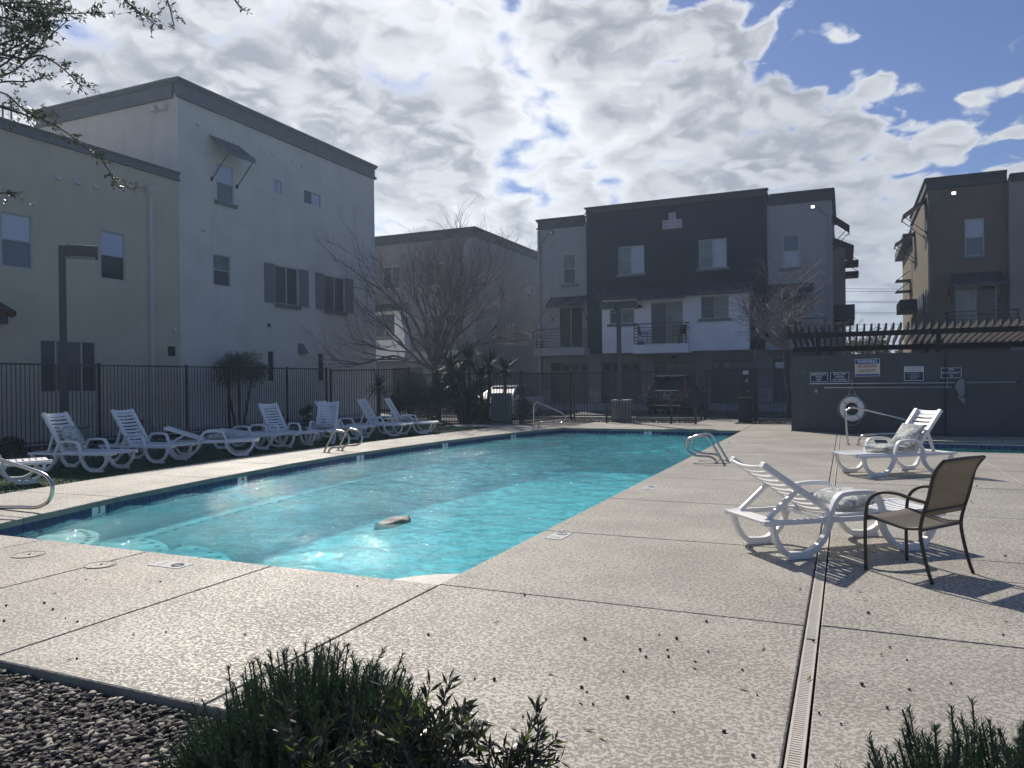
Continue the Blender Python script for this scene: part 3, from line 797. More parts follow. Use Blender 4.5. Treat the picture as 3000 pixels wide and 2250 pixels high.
def vent(fr, par, u, z, s=.14, kind=0, mat=None):
    m = MB()
    if kind == 0:
        m.add([fr.p(u-s/2, z-s/2, 0), fr.p(u+s/2, z-s/2, 0), fr.p(u+s/2, z-s/2, s*.8), fr.p(u-s/2, z-s/2, s*.8), fr.p(u-s/2, z+s*.7, 0), fr.p(u+s/2, z+s*.7, 0)],
              [(0, 1, 2, 3), (3, 2, 5, 4), (0, 3, 4), (1, 5, 2), (0, 4, 5, 1)])
    else: fr.box(m, u-s/2, u+s/2, z-s/2, z+s/2, 0, .18)
    return m.build('vent_hood', mat or m_down, par)

# ------------------------------------------------------------------ left building
FL = F((-20.0, 0, 0), (0, 1, 0), (1, 0, 0))
K = 20/22.5
def zL(z): return 1.5+(z-1.5)*K
uc = 18.22
bl = root('apartment_building', (-24, 22, 0), 'large pale grey stucco building with a lower beige wing, behind the left fence', 'building')
holes_g = []
def HL(u0, u1, z0, z1): return (u0*K, u1*K, zL(z0), zL(z1))
g1 = HL(22.33, 23.24, 8.74, 10.22); g2 = HL(22.10, 23.02, 5.38, 6.62); g3 = HL(25.56, 27.09, 4.98, 6.66); g4 = HL(28.92, 30.51, 4.95, 6.64)
g5 = HL(25.52, 26.09, 9.78, 10.34); g6 = HL(27.54, 28.74, 9.75, 10.34); g7 = HL(25.08, 25.47, 1.62, 2.93); g8 = HL(28.42, 28.83, 1.62, 2.92)
UE = 33.15*K
m = MB(); FL.wall(m, uc, UE, .0, zL(12.3), [g1, g2, g3, g4, g5, g6, g7, g8])
gs = F((0, uc, 0), (-1, 0, 0), (0, -1, 0))
gs.wall(m, 20.0, 27.0, 0, zL(12.3), [])
m.quad((-20, UE, 0), (-27, UE, 0), (-27, UE, zL(12.3)), (-20, UE, zL(12.3)))
m.quad((-27, uc, 0), (-27, UE, 0), (-27, UE, zL(12.3)), (-27, uc, zL(12.3)))
m.quad((-20.2, uc, zL(12.25)), (-27, uc, zL(12.25)), (-27, UE, zL(12.25)), (-20.2, UE, zL(12.25)))
m.build('wall', m_grey, bl)
cornice(FL, bl, uc, UE, zL(12.14), zL(12.86), m_trim, ext0=.1, ext1=.12)
cornice(gs, bl, 20.2, 27.0, zL(12.14), zL(12.855), m_trim, ext0=.0, ext1=.1)
w1 = HL(14.05, 14.98, 5.03, 6.66); w2 = HL(17.25, 18.20, 5.05, 6.68); w3 = HL(15.16, 17.07, 1.30, 2.96); w4 = HL(19.89, 20.30, 2.53, 2.95)
ub = 4.0
m = MB(); FL.wall(m, ub, uc-.004, .0, zL(9.2), [w1, w2, w3, w4])
m.quad((-20.2, ub, zL(9.15)), (-27, ub, zL(9.15)), (-27, uc-.01, zL(9.15)), (-20.2, uc-.01, zL(9.15)))
m.quad((-20, ub, 0), (-27, ub, 0), (-27, ub, zL(9.2)), (-20, ub, zL(9.2)))
m.build('wall', m_beige, bl)['label'] = 'beige stucco wall of the lower wing'
cornice(FL, bl, ub, uc-.01, zL(9.03), zL(9.34), m_trim, ext1=.0)
window(FL, bl, *w1, 'v', [g_blind, g_blindg]); window(FL, bl, *w2, 'v', [g_pale, g_dark])
window(FL, bl, *w3, 't', [g_shutd, g_shutm]); window(FL, bl, *w4, 's', [g_dark], fw=.03)
a_w = window(FL, bl, *g1, 'v', [g_sky, g_blindg], sill=.11); window(FL, bl, *g2, 'v', [g_curt, g_screen])
window(FL, bl, *g3, 'h', [g_screen, g_shutm], sill=.0); window(FL, bl, *g4, 'h', [g_screen, g_shutm], sill=.0)
window(FL, bl, *g5, 'h', [g_pale, g_pale], fw=.02); window(FL, bl, *g6, 'h', [g_screen, g_pale], fw=.02)
window(FL, bl, *g7, 's', [g_dark], fw=.03); window(FL, bl, *g8, 's', [g_dark], fw=.03)
def shutter(fr, par, u0, u1, z0, z1):
    m = MB(); fr.box(m, u0, u1, z0, z1, .002, .035)
    k = int((z1-z0)/.075)
    for i in range(k): fr.box(m, u0+.06, u1-.06, z0+.06+i*(z1-z0-.12)/k, z0+.06+i*(z1-z0-.12)/k+.035, .0355, .048)
    return m.build('shutter', m_shutter, par)
for a, b in ((24.91, 25.53), (27.12, 27.76), (28.27, 28.89), (30.54, 31.17)): shutter(FL, bl, a*K, b*K, zL(4.98), zL(6.67))
for a, b in ((25.5, 27.12), (28.86, 30.56)):
    m = MB(); FL.box(m, a*K, b*K, zL(4.98)-.14, zL(4.98)-.004, .05, .12); m.build('sill', m_sill, bl)
shed_awning(FL, bl, 22.00*K, 23.45*K, zL(10.42), zL(11.15), .85, ribs=6, drop=.9, splay=-.0, mat=m_trim)
m = MB(); dx = 19.16*K
FL.box(m, dx-.05, dx+.05, .3, zL(8.15), .02, .12); FL.box(m, dx-.07, dx+.07, .18, .3, .02, .2)
dsp = m.build('downspout', m_down, bl)
m = MB(); z8 = zL(8.15)
m.hexa([FL.p(dx-.06, z8, 0.02), FL.p(dx+.06, z8, .02), FL.p(dx+.06, z8, .13), FL.p(dx-.06, z8, .13), FL.p(dx-.17, z8+.24, .02), FL.p(dx+.17, z8+.24, .02), FL.p(dx+.17, z8+.24, .24), FL.p(dx-.17, z8+.24, .24)])
FL.box(m, dx-.19, dx+.19, z8+.241, z8+.30, .0, .26); m.build('hopper', m_down, dsp)
for u, z in ((15.8, 8.03), (16.44, 8.05), (17.09, 8.06)): vent(FL, bl, u*K, zL(z), .15)
for u, z in ((21.4, 11.41), (24.78, 11.38), (25.46, 11.39), (26.76, 11.41), (27.4, 11.38), (21.62, 7.44)): vent(FL, bl, u*K, zL(z), .11, mat=m_grey)
vent(FL, bl, 18.67*K, zL(8.47), .16, 1, m_beige); vent(FL, bl, 20.21*K, zL(3.53), .14); vent(FL, bl, 25.16*K, zL(4.01), .12, mat=m_iron); vent(FL, bl, 27.2*K, zL(3.05), .34, mat=m_sill)
for x in (20.95, 20.55):
    m = MB(); gs.box(m, x-.10, x+.10, zL(11.72), zL(11.94), .001, .22); m.build('scupper', m_grey, bl)
# tiled roof edge and lamp poking in at the left
m = MB(); p0 = onx(0, 885, -20.0); p1 = onx(28, 930, -20)-Vector((0, .35, 0))
FL.box(m, p1.y-2.2, p1.y, p1.z-.22, p1.z+.0, .001, .5); m.build('porch_fascia', m_trimdark, bl)
for i in range(7):
    m = MB(); yy = p1.y+.04-.27*i
    m.tube([FL.p(yy, p1.z+.30, .0), FL.p(yy, p1.z+.04, .6)], .11, 8); m.build('roof_tile', pm('clay_tile', (.10, .055, .045), .8, var=.2) if i == 0 else MATS['clay_tile'], bl)
# antenna rods on the wing roof
for q in (8, 33):
    m = MB(); b0 = at(q, 350, 24.5); m.tube([b0, at(q, 300, 24.5)], .03, 6); m.build('roof_rod', m_trimdark, bl)

# ------------------------------------------------------------------ centre building
YC = 37.91
FC = F((0, YC, 0), (1, 0, 0), (0, -1, 0))
bc = root('apartment_building', (-8, 40, .3), 'three storey building with a navy centre and a white balcony bay over garages', 'building')
XL, XR = -15.2, -.56
wA = (-10.71, -9.36, 6.93, 8.36); wB = (-6.62, -5.28, 6.95, 8.37); wLf = (-13.78, -13.08, 6.65, 8.25); wRt = (-2.72, -1.98, 6.73, 8.28)
dL = (-14.05, -12.70, 3.26, 5.42); dR = (-2.75, -1.89, 3.26, 5.42)
GAR = [(-14.55, -12.45), (-11.72, -9.62), (-8.95, -6.85), (-6.10, -4.03)]
m = MB(); FC.wall(m, XL, -12.43, 2.9, 9.75, [wLf, dL]); FC.wall(m, -3.42, XR, 2.9, 9.8, [wRt, dR])
sideC = F((XR, 0, 0), (0, 1, 0), (1, 0, 0))
m.quad((XR, YC, 0), (XR, YC+14, 0), (XR, YC+14, 9.9), (XR, YC, 9.9)); m.quad((XL, YC, 0), (XL, YC+14, 0), (XL, YC+14, 9.9), (XL, YC, 9.9))
m.quad((XL, YC+.2, 9.9), (XR, YC+.2, 9.9), (XR, YC+14, 9.9), (XL, YC+14, 9.9)); m.quad((XL, YC+14, 0), (XR, YC+14, 0), (XR, YC+14, 9.9), (XL, YC+14, 9.9))
m.build('wall', m_wing, bc)
m = MB(); FC.wall(m, -12.43, -3.42, 2.9, 10.4, [wA, wB], d=.12)
for x in (-12.43, -3.42): m.quad((x, YC, 2.9), (x, YC-.12, 2.9), (x, YC-.12, 10.5), (x, YC, 10.5)); m.quad((x, YC, 9.7), (x, YC+3, 9.7), (x, YC+3, 10.5), (x, YC, 10.5))
m.quad((-12.43, YC-.12, 10.4), (-3.42, YC-.12, 10.4), (-3.42, YC+3, 10.4), (-12.43, YC+3, 10.4)); m.quad((-12.43, YC+3, 9.9), (-3.42, YC+3, 9.9), (-3.42, YC+3, 10.5), (-12.43, YC+3, 10.5))
m.build('wall', m_navy, bc)['label'] = 'navy blue stucco centre wall'
m = MB(); gh = [(a, b, .30, 2.44) for a, b in GAR]+[(-3.22, -2.50, .34, 2.44)]
FC.wall(m, XL, XR, 0, 2.9, gh, rev=.3); m.build('wall', m_ground_floor, bc)
wc1 = (-11.06, -9.76, 4.37, 5.54); wc2 = (-6.47, -5.14, 4.43, 5.53); dc = (-8.93, -7.32, 3.28, 5.36)
m = MB(); BD = .62
FC.wall(m, -11.47, -4.22, 2.89, 5.60, [wc1, wc2, dc], d=BD)
for x in (-11.47, -4.22): m.quad((x, YC-.12, 2.89), (x, YC-BD, 2.89), (x, YC-BD, 5.6), (x, YC-.12, 5.6))
m.quad((-11.47, YC, 2.89), (-4.22, YC, 2.89), (-4.22, YC-BD, 2.89), (-11.47, YC-BD, 2.89))
m.build('bay', m_white, bc)['label'] = 'white stucco bay around the balcony'
cornice(FC, bc, XL, -12.55, 9.68, 10.22, m_trimdark, ext0=.1); cornice(FC, bc, -3.30, XR, 9.74, 10.27, m_trimdark, ext1=.1)
cornice(FC, bc, -12.43, -3.42, 10.22, 10.56, m_trimdark, d=.12, ext0=.08, ext1=.08)
cornice(sideC, bc, YC, YC+6.5, 9.74, 10.265, m_trimdark)
for q, k, ms, sl in ((wLf, 'v', [g_curt, g_screen], .14), (wRt, 'v', [g_blindg, g_white], .14)): window(FC, bc, *q, k, ms, sill=sl)
for q in (wA, wB): window(FC, bc, *q, 'h', [g_curt, g_white], d=.12, sill=.12, muntin=True)
for q in (wc1, wc2): window(FC, bc, *q, 'h', [g_screen, g_curt], d=BD, sill=.12, muntin=True)
window(FC, bc, *dL, 'h', [g_dark, g_dark], name='patio_door'); window(FC, bc, *dR, 'h', [g_dark, g_screen], name='patio_door')
window(FC, bc, *dc, 'h', [g_screen, g_curt], d=BD, name='patio_door')
shed_awning(FC, bc, -14.45, -12.44, 5.42, 5.95, .9, ribs=6, drop=.7); shed_awning(FC, bc, -3.40, -1.40, 5.42, 5.95, .9, ribs=6, drop=.7)
shed_awning(FC, bc, -11.75, -9.45, 5.66, 6.12, .62, d=BD-.15, braces=False, ribs=8); shed_awning(FC, bc, -7.0, -4.05, 5.66, 6.12, .62, d=BD-.15, braces=False, ribs=10)
shed_awning(FC, bc, -9.42, -7.03, 5.48, 6.10, 1.05, d=BD-.15, braces=False, ribs=8)
for (a, b, o_) in ((-15.13, -12.30, 1.0), (-3.45, -.75, 1.0)):
    m = MB(); FC.box(m, a, b, 2.82, 3.20, .002, o_); m.build('balcony_slab', m_wing, bc)
m = MB(); FC.box(m, -9.65, -6.93, 2.80, 3.22, BD+.002, BD+.95); m.build('balcony_slab', m_white, bc)
balcony(FC, bc, -15.0, -12.42, 3.2, 4.24, .96); balcony(FC, bc, -3.35, -.85, 3.2, 4.24, .96); balcony(FC, bc, -9.58, -7.0, 3.22, 4.27, .9, d=BD)
for a, b in GAR:
    m = MB(); FC.box(m, a, b, .31, 2.44, -.26, -.22); g = m.build('garage_door', m_gar, bc)
    for r_ in range(3):
        for k in range(4):
            m = MB(); w_ = (b-a)/4; FC.box(m, a+k*w_+.07, a+(k+1)*w_-.07, .38+r_*.5, .82+r_*.5, -.219, -.205); m.build('door_panel', m_gar, g)
    for k in range(4):
        m = MB(); w_ = (b-a)/4; FC.box(m, a+k*w_+.09, a+(k+1)*w_-.09, 2.04, 2.30, -.219, -.212); m.build('door_light', g_dark, g)
m = MB(); FC.box(m, -3.22, -2.50, .34, 2.44, -.2, -.16); eo = m.build('entry_door', m_gar, bc)
m = MB(); FC.box(m, -3.12, -2.62, 2.0, 2.28, -.159, -.161); m.build('door_light', g_sky, eo)
for (a, b) in ((-15.04, -14.6), (-12.4, -11.77), (-9.57, -9.0), (-6.8, -6.15), (-3.98, -3.27)):
    m = MB(); z = .36; i = 0
    while z < 1.0:
        x = a-(.12 if i % 2 else 0)
        while x < b-.02:
            x0_, x1_ = max(a, x), min(b, x+.235)
            if x1_-x0_ > .04: FC.box(m, x0_, x1_, z, z+.085, .0, random.uniform(.03, .055))
            x += .25
        z += .10; i += 1
    m.build('stone_veneer', pm('ledge_stone', (.30, .30, .31), .9, var=.35, vscale=7) if 'ledge_stone' not in MATS else MATS['ledge_stone'], bc)['kind'] = 'stuff'
m = MB(); FC.box(m, XL, XL+.1, .3, 9.6, .02, .12); m.build('downspout', m_wing, bc)
m = MB(); FC.box(m, XR-.14, XR-.05, .3, 9.0, .02, .1); m.build('downspout', m_wing, bc)
flood(FC, bc, -14.25, 9.36, -15.05, 8.95, side=-1); flood(FC, bc, -1.36, 9.38, -.70, 9.0, side=1, lit=True)
barn_lamp(FC, bc, -9.42, 5.22, BD); vent(FC, bc, -8.19, 8.5, .09, 1, m_navy); vent(FC, bc, -7.9, 2.62, .18, 1, m_iron)
# plaque with unit numbers
pq = MB(); FC.box(pq, -8.40, -7.42, 9.06, 9.50, .125, .15); FC.box(pq, -8.09, -7.73, 9.501, 9.86, .125, .15); pl_ = pq.build('address_plaque', pm('plaque', (.42, .38, .43), .7), bc)
text('numeral', 'I', .30, m_iron, pl_, (-7.91, YC-.156, 9.66), (PI/2, 0, 0))
for x, z, s in ((-8.23, 9.38, '101'), (-7.91, 9.38, '102'), (-7.59, 9.38, '103'), (-8.23, 9.17, '104'), (-7.59, 9.17, '105')):
    text('numeral', s, .13, m_shutter, pl_, (x, YC-.156, z), (PI/2, 0, 0))
# awnings and trellises on its far right side
shed_awning(sideC, bc, 38.6, 40.4, 8.55, 9.15, .75, drop=.8); 
m = MB(); sideC.box(m, 41.6, 46, 0, 8.25, .001, .55); m.build('bay', m_wing, bc)
m = MB(); m.hexa([(XR, 41.4, 8.15), (XR+.95, 41.4, 8.0), (XR+.95, 46, 8.0), (XR, 46, 8.15), (XR, 41.4, 8.6), (XR+.95, 41.4, 8.12), (XR+.95, 46, 8.12), (XR, 46, 8.6)]); m.build('eave', m_trimdark, bc)
for z in (6.55, 7.1):
    m = MB(); sideC.box(m, 40.8, 42.2, z, z+.2, .551, 1.15); m.tube([(XR+.56, 41, z+.62), (XR+1.1, 41, z+.21)], .015, 5); m.build('trellis', m_wood, bc)
m = MB(); sideC.box(m, 40, 45.5, 4.35, 5.05, .001, .95); m.build('eave', m_trimdark, bc)
# chairs on the white balcony
def small_chair(loc, rz, label):
    t = root('balcony_chair', loc, label, 'chair', rz=rz); m = MB()
    for x, y in ((-.22, -.22), (.22, -.22)): m.tube([(x, y, 0), (x, y, .42), (x, y-.0, .62), (x, .2, .62)], .014, 5)
    for x in (-.22, .22): m.tube([(x, .24, 0), (x, .22, .42), (x, .32, .95)], .014, 5)
    m.build('frame', m_iron, t, off=(0, 0, 0))
    m = MB(); m.box(-.21, .21, -.22, .22, .41, .43); m.build('seat', m_bronze, t, off=(0, 0, 0))
    m = MB(); m.hexa([(-.21, .22, .48), (.21, .22, .48), (.21, .24, .48), (-.21, .24, .48), (-.21, .30, .93), (.21, .30, .93), (.21, .32, .93), (-.21, .32, .93)]); m.build('backrest', m_bronze, t, off=(0, 0, 0))
small_chair((-9.15, YC-1.05, 3.221), math.radians(120), 'dark sling chair at the left end of the white balcony')
small_chair((-7.45, YC-1.05, 3.221), math.radians(-120), 'dark sling chair at the right end of the white balcony')
m = MB(); m.box(-9.45, -9.15, YC-1.40, YC-1.15, 3.222, 3.42); tag(m.build('storage_bin', pm('blue_plastic', (.03, .09, .30), .4), bevel=.02), 'small blue bin on the white balcony floor, left end', 'bin')

# ------------------------------------------------------------------ building beyond the bare tree
bm_ = root('apartment_building', (-24, 42, .3), 'grey building with a white bay, behind the big bare tree', 'building')
XM = -19.06
FMs = F((XM, 0, 0), (0, 1, 0), (1, 0, 0))
s1 = (39.97, 41.15, 4.12, 5.10); s2 = (42.54, 43.66, 4.12, 5.10); s3 = (45.7, 46.4, 7.2, 7.75); s4 = (45.8, 46.43, 4.27, 4.85)
fu = (-25.16, -23.97, 7.05, 8.39); fu2 = (-22.3, -21.0, 7.05, 8.39); fb = (-22.2, -20.4, 3.3, 5.4)
m = MB(); FC.wall(m, -31, XM, 2.85, 9.8, [fu, fu2, fb]); m.build('wall', m_mid, bm_)
m = MB(); FMs.wall(m, YC, YC+15, 0, 9.8, [s1, s2, s3, s4]); FC.wall(m, -31, XM, 0, 2.85, [(-24.6, -22.5, .3, 2.38), (-21.8, -19.7, .3, 2.38)], rev=.3)
m.quad((-31, YC, 9.8), (XM, YC, 9.8), (XM, YC+15, 9.8), (-31, YC+15, 9.8)); m.quad((-31, YC+15, 0), (XM, YC+15, 0), (XM, YC+15, 9.8), (-31, YC+15, 9.8)); m.build('wall', m_mid2, bm_)
cornice(FC, bm_, -31, XM, 9.68, 10.22, m_trimdark, ext1=.1); cornice(FMs, bm_, YC, YC+15, 9.68, 10.215, m_trimdark)
for q in (fu, fu2): window(FC, bm_, *q, 'h', [g_dark, g_screen])
window(FC, bm_, *fb, 'h', [g_dark, g_dark], name='patio_door')
for q in (s1, s2): window(FMs, bm_, *q, 'h', [g_dark, g_screen], sill=.1); shutter(FMs, bm_, q[0]-.55, q[0]-.06, q[2], q[3]); shutter(FMs, bm_, q[1]+.06, q[1]+.5, q[2], q[3])
for q in (s3, s4): window(FMs, bm_, *q, 's', [g_dark], sill=.1)
mw = (-25.35, -24.01, 4.15, 5.52); m = MB()
FC.wall(m, -26.5, -23.35, 2.79, 5.68, [mw], d=.6); m.quad((-23.35, YC, 2.79), (-23.35, YC-.6, 2.79), (-23.35, YC-.6, 5.68), (-23.35, YC, 5.68)); m.quad((-26.5, YC, 2.79), (-23.35, YC, 2.79), (-23.35, YC-.6, 2.79), (-26.5, YC-.6, 2.79))
m.build('bay', m_white, bm_); window(FC, bm_, *mw, 'h', [g_screen, g_dark], d=.6, sill=.1)
shed_awning(FC, bm_, -26.6, -23.2, 5.72, 6.1, .6, d=.4, braces=False, mat=m_trimdark)
m = MB(); FC.box(m, -22.6, -19.65, 2.85, 3.25, .002, 1.0); m.build('balcony_slab', m_wing, bm_); balcony(FC, bm_, -22.54, -19.72, 3.25, 4.24, .95)
for a, b in ((-24.6, -22.5), (-21.8, -19.7)):
    m = MB(); FC.box(m, a, b, .31, 2.38, -.26, -.22); m.build('garage_door', m_gar, bm_)

# ------------------------------------------------------------------ right building
br = root('apartment_building', (6, 42, .3), 'brown three storey building behind the pergola', 'building')
XB = 3.33
FRs = F((XB, 0, 0), (0, 1, 0), (-1, 0, 0))
rw = (4.74, 5.46, 6.70, 8.31); rd = (4.38, 5.89, 3.26, 5.43)
r1 = (38.35, 39.3, 7.2, 8.6); r2 = (44.5, 45.3, 7.0, 8.3); r3 = (38.4, 39.3, 4.4, 5.5)
m = MB(); FC.wall(m, XB, 6.33, 0, 9.8, [rw, rd]); FRs.wall(m, YC, 46.6, 0, 9.8, [r1, r2, r3])
m.quad((XB, 46.6, 0), (XB-.0, 47, 0), (XB, 47, 9.6), (XB, 46.6, 9.6)); m.quad((XB, YC, 9.8), (12, YC, 9.8), (12, YC+12, 9.8), (XB, YC+12, 9.8))
m.quad((XB, 46.6, 0), (12, 46.6, 0), (12, 46.6, 9.8), (XB, 46.6, 9.8)); m.build('wall', m_brown, br)
m = MB(); FC.wall(m, 6.33, 12, 0, 9.9, [], d=.25); m.quad((6.33, YC, 0), (6.33, YC-.25, 0), (6.33, YC-.25, 9.9), (6.33, YC, 9.9)); m.build('wall', m_taupe, br)['label'] = 'taupe stucco end section'
m = MB(); m.box(XB-.02, 9, 46.6, 54, 0, 8.9); m.build('wall', m_brown, br)
m = MB(); m.box(XB-.45, 9, 46.5, 54.2, 8.9, 9.35); m.build('eave', m_trimdark, br)
cornice(FC, br, XB, 6.30, 9.74, 10.25, m_trimdark, ext0=.1); cornice(FC, br, 6.37, 12, 9.70, 10.02, m_trimdark, d=.25); cornice(FRs, br, YC, 46.6, 9.74, 10.24, m_trimdark, ext0=-.0)
window(FC, br, *rw, 'v', [g_white, g_blindg], sill=.14); window(FC, br, *rd, 'h', [g_curt, g_dark], name='patio_door')
shed_awning(FC, br, 4.15, 6.05, 5.40, 5.95, .95, ribs=7, drop=.75)
m = MB(); FC.box(m, 3.95, 6.6, 2.85, 3.25, .002, 1.0); m.build('balcony_slab', m_taupe, br); balcony(FC, br, 3.95, 6.53, 3.25, 4.27, .96)
flood(FC, br, 4.28, 9.38, 3.55, 9.0, side=-1, lit=True); barn_lamp(FC, br, 4.08, 5.08)
m = MB(); FC.box(m, XB+.03, XB+.12, .3, 9.3, .02, .11); m.build('downspout', m_brown, br)
for q in (r1, r2, r3): window(FRs, br, *q, 'v', [g_sky, g_white])
for a, b in ((38.2, 39.5), (44.3, 45.5)):
    o = shed_awning(FRs, br, a, b, 8.75 if a < 40 else 8.45, 9.45 if a < 40 else 9.0, .95, drop=.9, ribs=4)
m = MB(); FRs.box(m, 43.2, 46.4, 4.9, 5.45, .001, .8); m.build('eave', m_trimdark, br)
for a in (40.1, 41.0, 41.9, 42.7): shutter(FRs, br, a, a+.55, 3.9, 5.5)
for z in (6.3, 6.9):
    m = MB(); m.box(XB-.75, XB-.03, 47.2, 48.6, z, z+.03); m.tube([(XB-.7, 47.3, z+.03), (XB-.06, 47.3, z+.5)], .02, 5); m.build('trellis', m_wood, br)

# ------------------------------------------------------------------ block wall, pergola, signs
WP = [(-1.45, 22.81), (-1.04, 22.72), (-.62, 22.55), (-.2, 22.35), (.66, 21.94), (1.4, 21.79), (2.1, 21.73), (3.0, 21.80), (6.5, 22.2)]
bw = root('block_wall', (1, 22, 0), 'dark grey painted block wall with signs, behind the spa', 'wall')
def wall_strip(m, pts, z0, z1, th, o=0.0):
    q = []; n = len(pts)
    for i in range(n):
        a = Vector(pts[max(i-1, 0)]); b = Vector(pts[min(i+1, n-1)]); t = (b-a).normalized(); nn = Vector((-t.y, t.x))
        q.append((Vector(pts[i])-nn*o, Vector(pts[i])+nn*(th+o)))
    for i in range(n-1):
        a, b = q[i]; c, d = q[i+1]
        m.hexa([(a.x, a.y, z0), (c.x, c.y, z0), (d.x, d.y, z0), (b.x, b.y, z0), (a.x, a.y, z1), (c.x, c.y, z1), (d.x, d.y, z1), (b.x, b.y, z1)])
m = MB(); wall_strip(m, WP, -.06, 2.09, .2); m.build('wall_face', m_wallgrey, bw)
m = MB(); wall_strip(m, WP, 2.092, 2.125, .2, .004); m.build('wall_cap', m_wallgrey, bw)
m = MB(); m.box(2.262, 2.272, 21.69, 21.76, .0, 2.09); m.build('wall_joint', m_dark, bw)
def wpt(x, z, off=0.0):
    for a, b in zip(WP, WP[1:]):
        if a[0] <= x <= b[0]:
            t = (x-a[0])/(b[0]-a[0]); y = a[1]+(b[1]-a[1])*t; T = (Vector(b)-Vector(a)).normalized(); nn = Vector((T.y, -T.x)); 
            return Vector((x+nn.x*off, y+nn.y*off, z)), math.atan2(T.y, T.x)
for x, y_ in ((-1.30, 1.99), (-1.12, 1.99), (-1.30, 1.68), (-1.12, 1.68)):
    p, a = wpt(x, y_, .004); m = MB(); m.box(-.012, .012, -.006, .006, -.012, .012); o = m.build('screw', m_steelplate, bw, off=(0, 0, 0)); o.location = p-base_of(bw); o.rotation_euler = (0, 0, a)
def sign(x0, x1, z0, z1, label, panels, lines, bg):
    p, a = wpt((x0+x1)/2, (z0+z1)/2, .012); t = root('sign', p, label, 'sign', rz=a)
    w_ = (x1-x0)/math.cos(a) if abs(a) < 1 else x1-x0; h = z1-z0
    m = MB(); m.box(-w_/2, w_/2, -.004, .006, -h/2, h/2); m.build('sign_panel', bg, t, off=(0, 0, 0))
    m = MB(); e = .012
    for q in ((-w_/2, w_/2, h/2-e, h/2), (-w_/2, w_/2, -h/2, -h/2+e)): m.box(q[0], q[1], -.0055, -.0041, q[2], q[3])
    for q in ((-w_/2, -w_/2+e), (w_/2-e, w_/2)): m.box(q[0], q[1], -.0055, -.0041, -h/2+e, h/2-e)
    m.build('sign_border', m_whiteink, t, off=(0, 0, 0))
    for (a0, a1, mt) in panels:
        m = MB(); m.box(-w_/2+e, w_/2-e, -.0052, -.0041, -h/2+h*a0, -h/2+h*a1); m.build('print_band', mt, t, off=(0, 0, 0))
    for s, zf, sz, mt, sx in lines:
        o = text('lettering', s, h*sz, mt, t, (0, 0, 0), (PI/2, 0, 0), sx=sx); o.location = (0, -.0068, -h/2+h*zf)
sign(-.93, -.47, 1.39, 1.65, 'navy sign reading EMERGENCY SHUT OFF on the dark wall', [], [('EMERGENCY', .79, .30, m_whiteink, .95), ('SHUT', .50, .30, m_whiteink, .95), ('OFF', .21, .30, m_whiteink, .95)], m_navyink)
sign(-.40, .07, 1.39, 1.65, 'navy sign reading SHALLOW WATER NO DIVING on the dark wall', [], [('SHALLOW', .79, .30, m_whiteink, .95), ('WATER', .50, .30, m_whiteink, .95), ('NO DIVING', .21, .30, m_whiteink, .95)], m_navyink)
sign(.21, .80, 1.53, 1.99, 'white blue and red sign reading WARNING NO LIFEGUARD ON DUTY', [(.02, .13, m_blueink), (.72, .98, m_blueink)], [('WARNING', .845, .26, m_whiteink, .9), ('NO LIFEGUARD', .58, .25, m_redink, .62), ('ON DUTY', .31, .25, m_redink, .85)], m_cream)
sign(1.35, 1.79, 1.40, 1.77, 'pale topped navy notice with small lines of text about spa rules', [(.62, .99, m_whiteink)], [('NO GLASS ALLOWED', .88, .105, m_navyink, .95), ('IN POOL ENCLOSURE', .73, .105, m_navyink, .9), ('Persons with physical conditions', .53, .075, m_whiteink, .8), ('or ailments should', .43, .075, m_whiteink, .8), ('not use spa without checking', .33, .075, m_whiteink, .8), ('with a doctor or', .23, .075, m_whiteink, .8), ('trained supervisor', .13, .075, m_whiteink, .8)], m_navyink)
sign(2.17, 2.62, 1.46, 1.72, 'navy sign reading SPA OCCUPANCY 10 on the dark wall', [], [('SPA', .80, .28, m_whiteink, .95), ('OCCUPANCY', .51, .28, m_whiteink, .92), ('10', .22, .28, m_whiteink, .95)], m_navyink)
def along(x0, x1, z, off, r, name, mat, par, k=14):
    m = MB(); m.tube([wpt(x0+(x1-x0)*i/k, z, off)[0] for i in range(k+1)], r, 6); return m.build(name, mat, par)
m_alu = pm('pole_aluminium', (.52, .54, .56), .35, metal=.7)
t = root('pool_pole', wpt(1.4, 1.34, .05)[0], 'longer upper white pole hung level along the dark wall', 'pole'); along(-.93, 3.85, 1.345, .05, .016, 'shaft', m_alu, t); along(3.78, 3.85, 1.345, .05, .022, 'grip', m_iron, t, 2)
t = root('net_pole', wpt(1.0, 1.23, .05)[0], 'shorter lower pole with a mesh net at its right end', 'pole'); along(-.54, 2.40, 1.235, .05, .015, 'shaft', m_alu, t)
# net: bowed rim with sagging mesh
m = MB(); pts = []
P0 = [(2.44, 1.24), (2.52, 1.40), (2.60, 1.46), (2.68, 1.42), (2.69, 1.20), (2.68, 1.02), (2.62, .97), (2.53, 1.03), (2.44, 1.24)]
m.tube([wpt(x, z, .07)[0] for x, z in P0], .010, 6); m.build('net_rim', m_iron, t)
m = MB(); c0 = wpt(2.61, 1.16, .16)[0]; ring_ = [wpt(x, z, .07)[0] for x, z in P0[:-1]]
m.add([tuple(c0)]+[tuple(p) for p in ring_], [(0, i+1, (i+1) % 8+1) for i in range(8)]); m.add([tuple(wpt(2.50, 1.02, .06)[0]), tuple(wpt(2.68, .96, .06)[0]), tuple(wpt(2.69, .80, .05)[0]), tuple(wpt(2.60, .88, .08)[0])], [(0, 1, 3), (1, 2, 3)])
m.build('net_mesh', pm('net_mesh', (.22, .24, .26), .8), t)
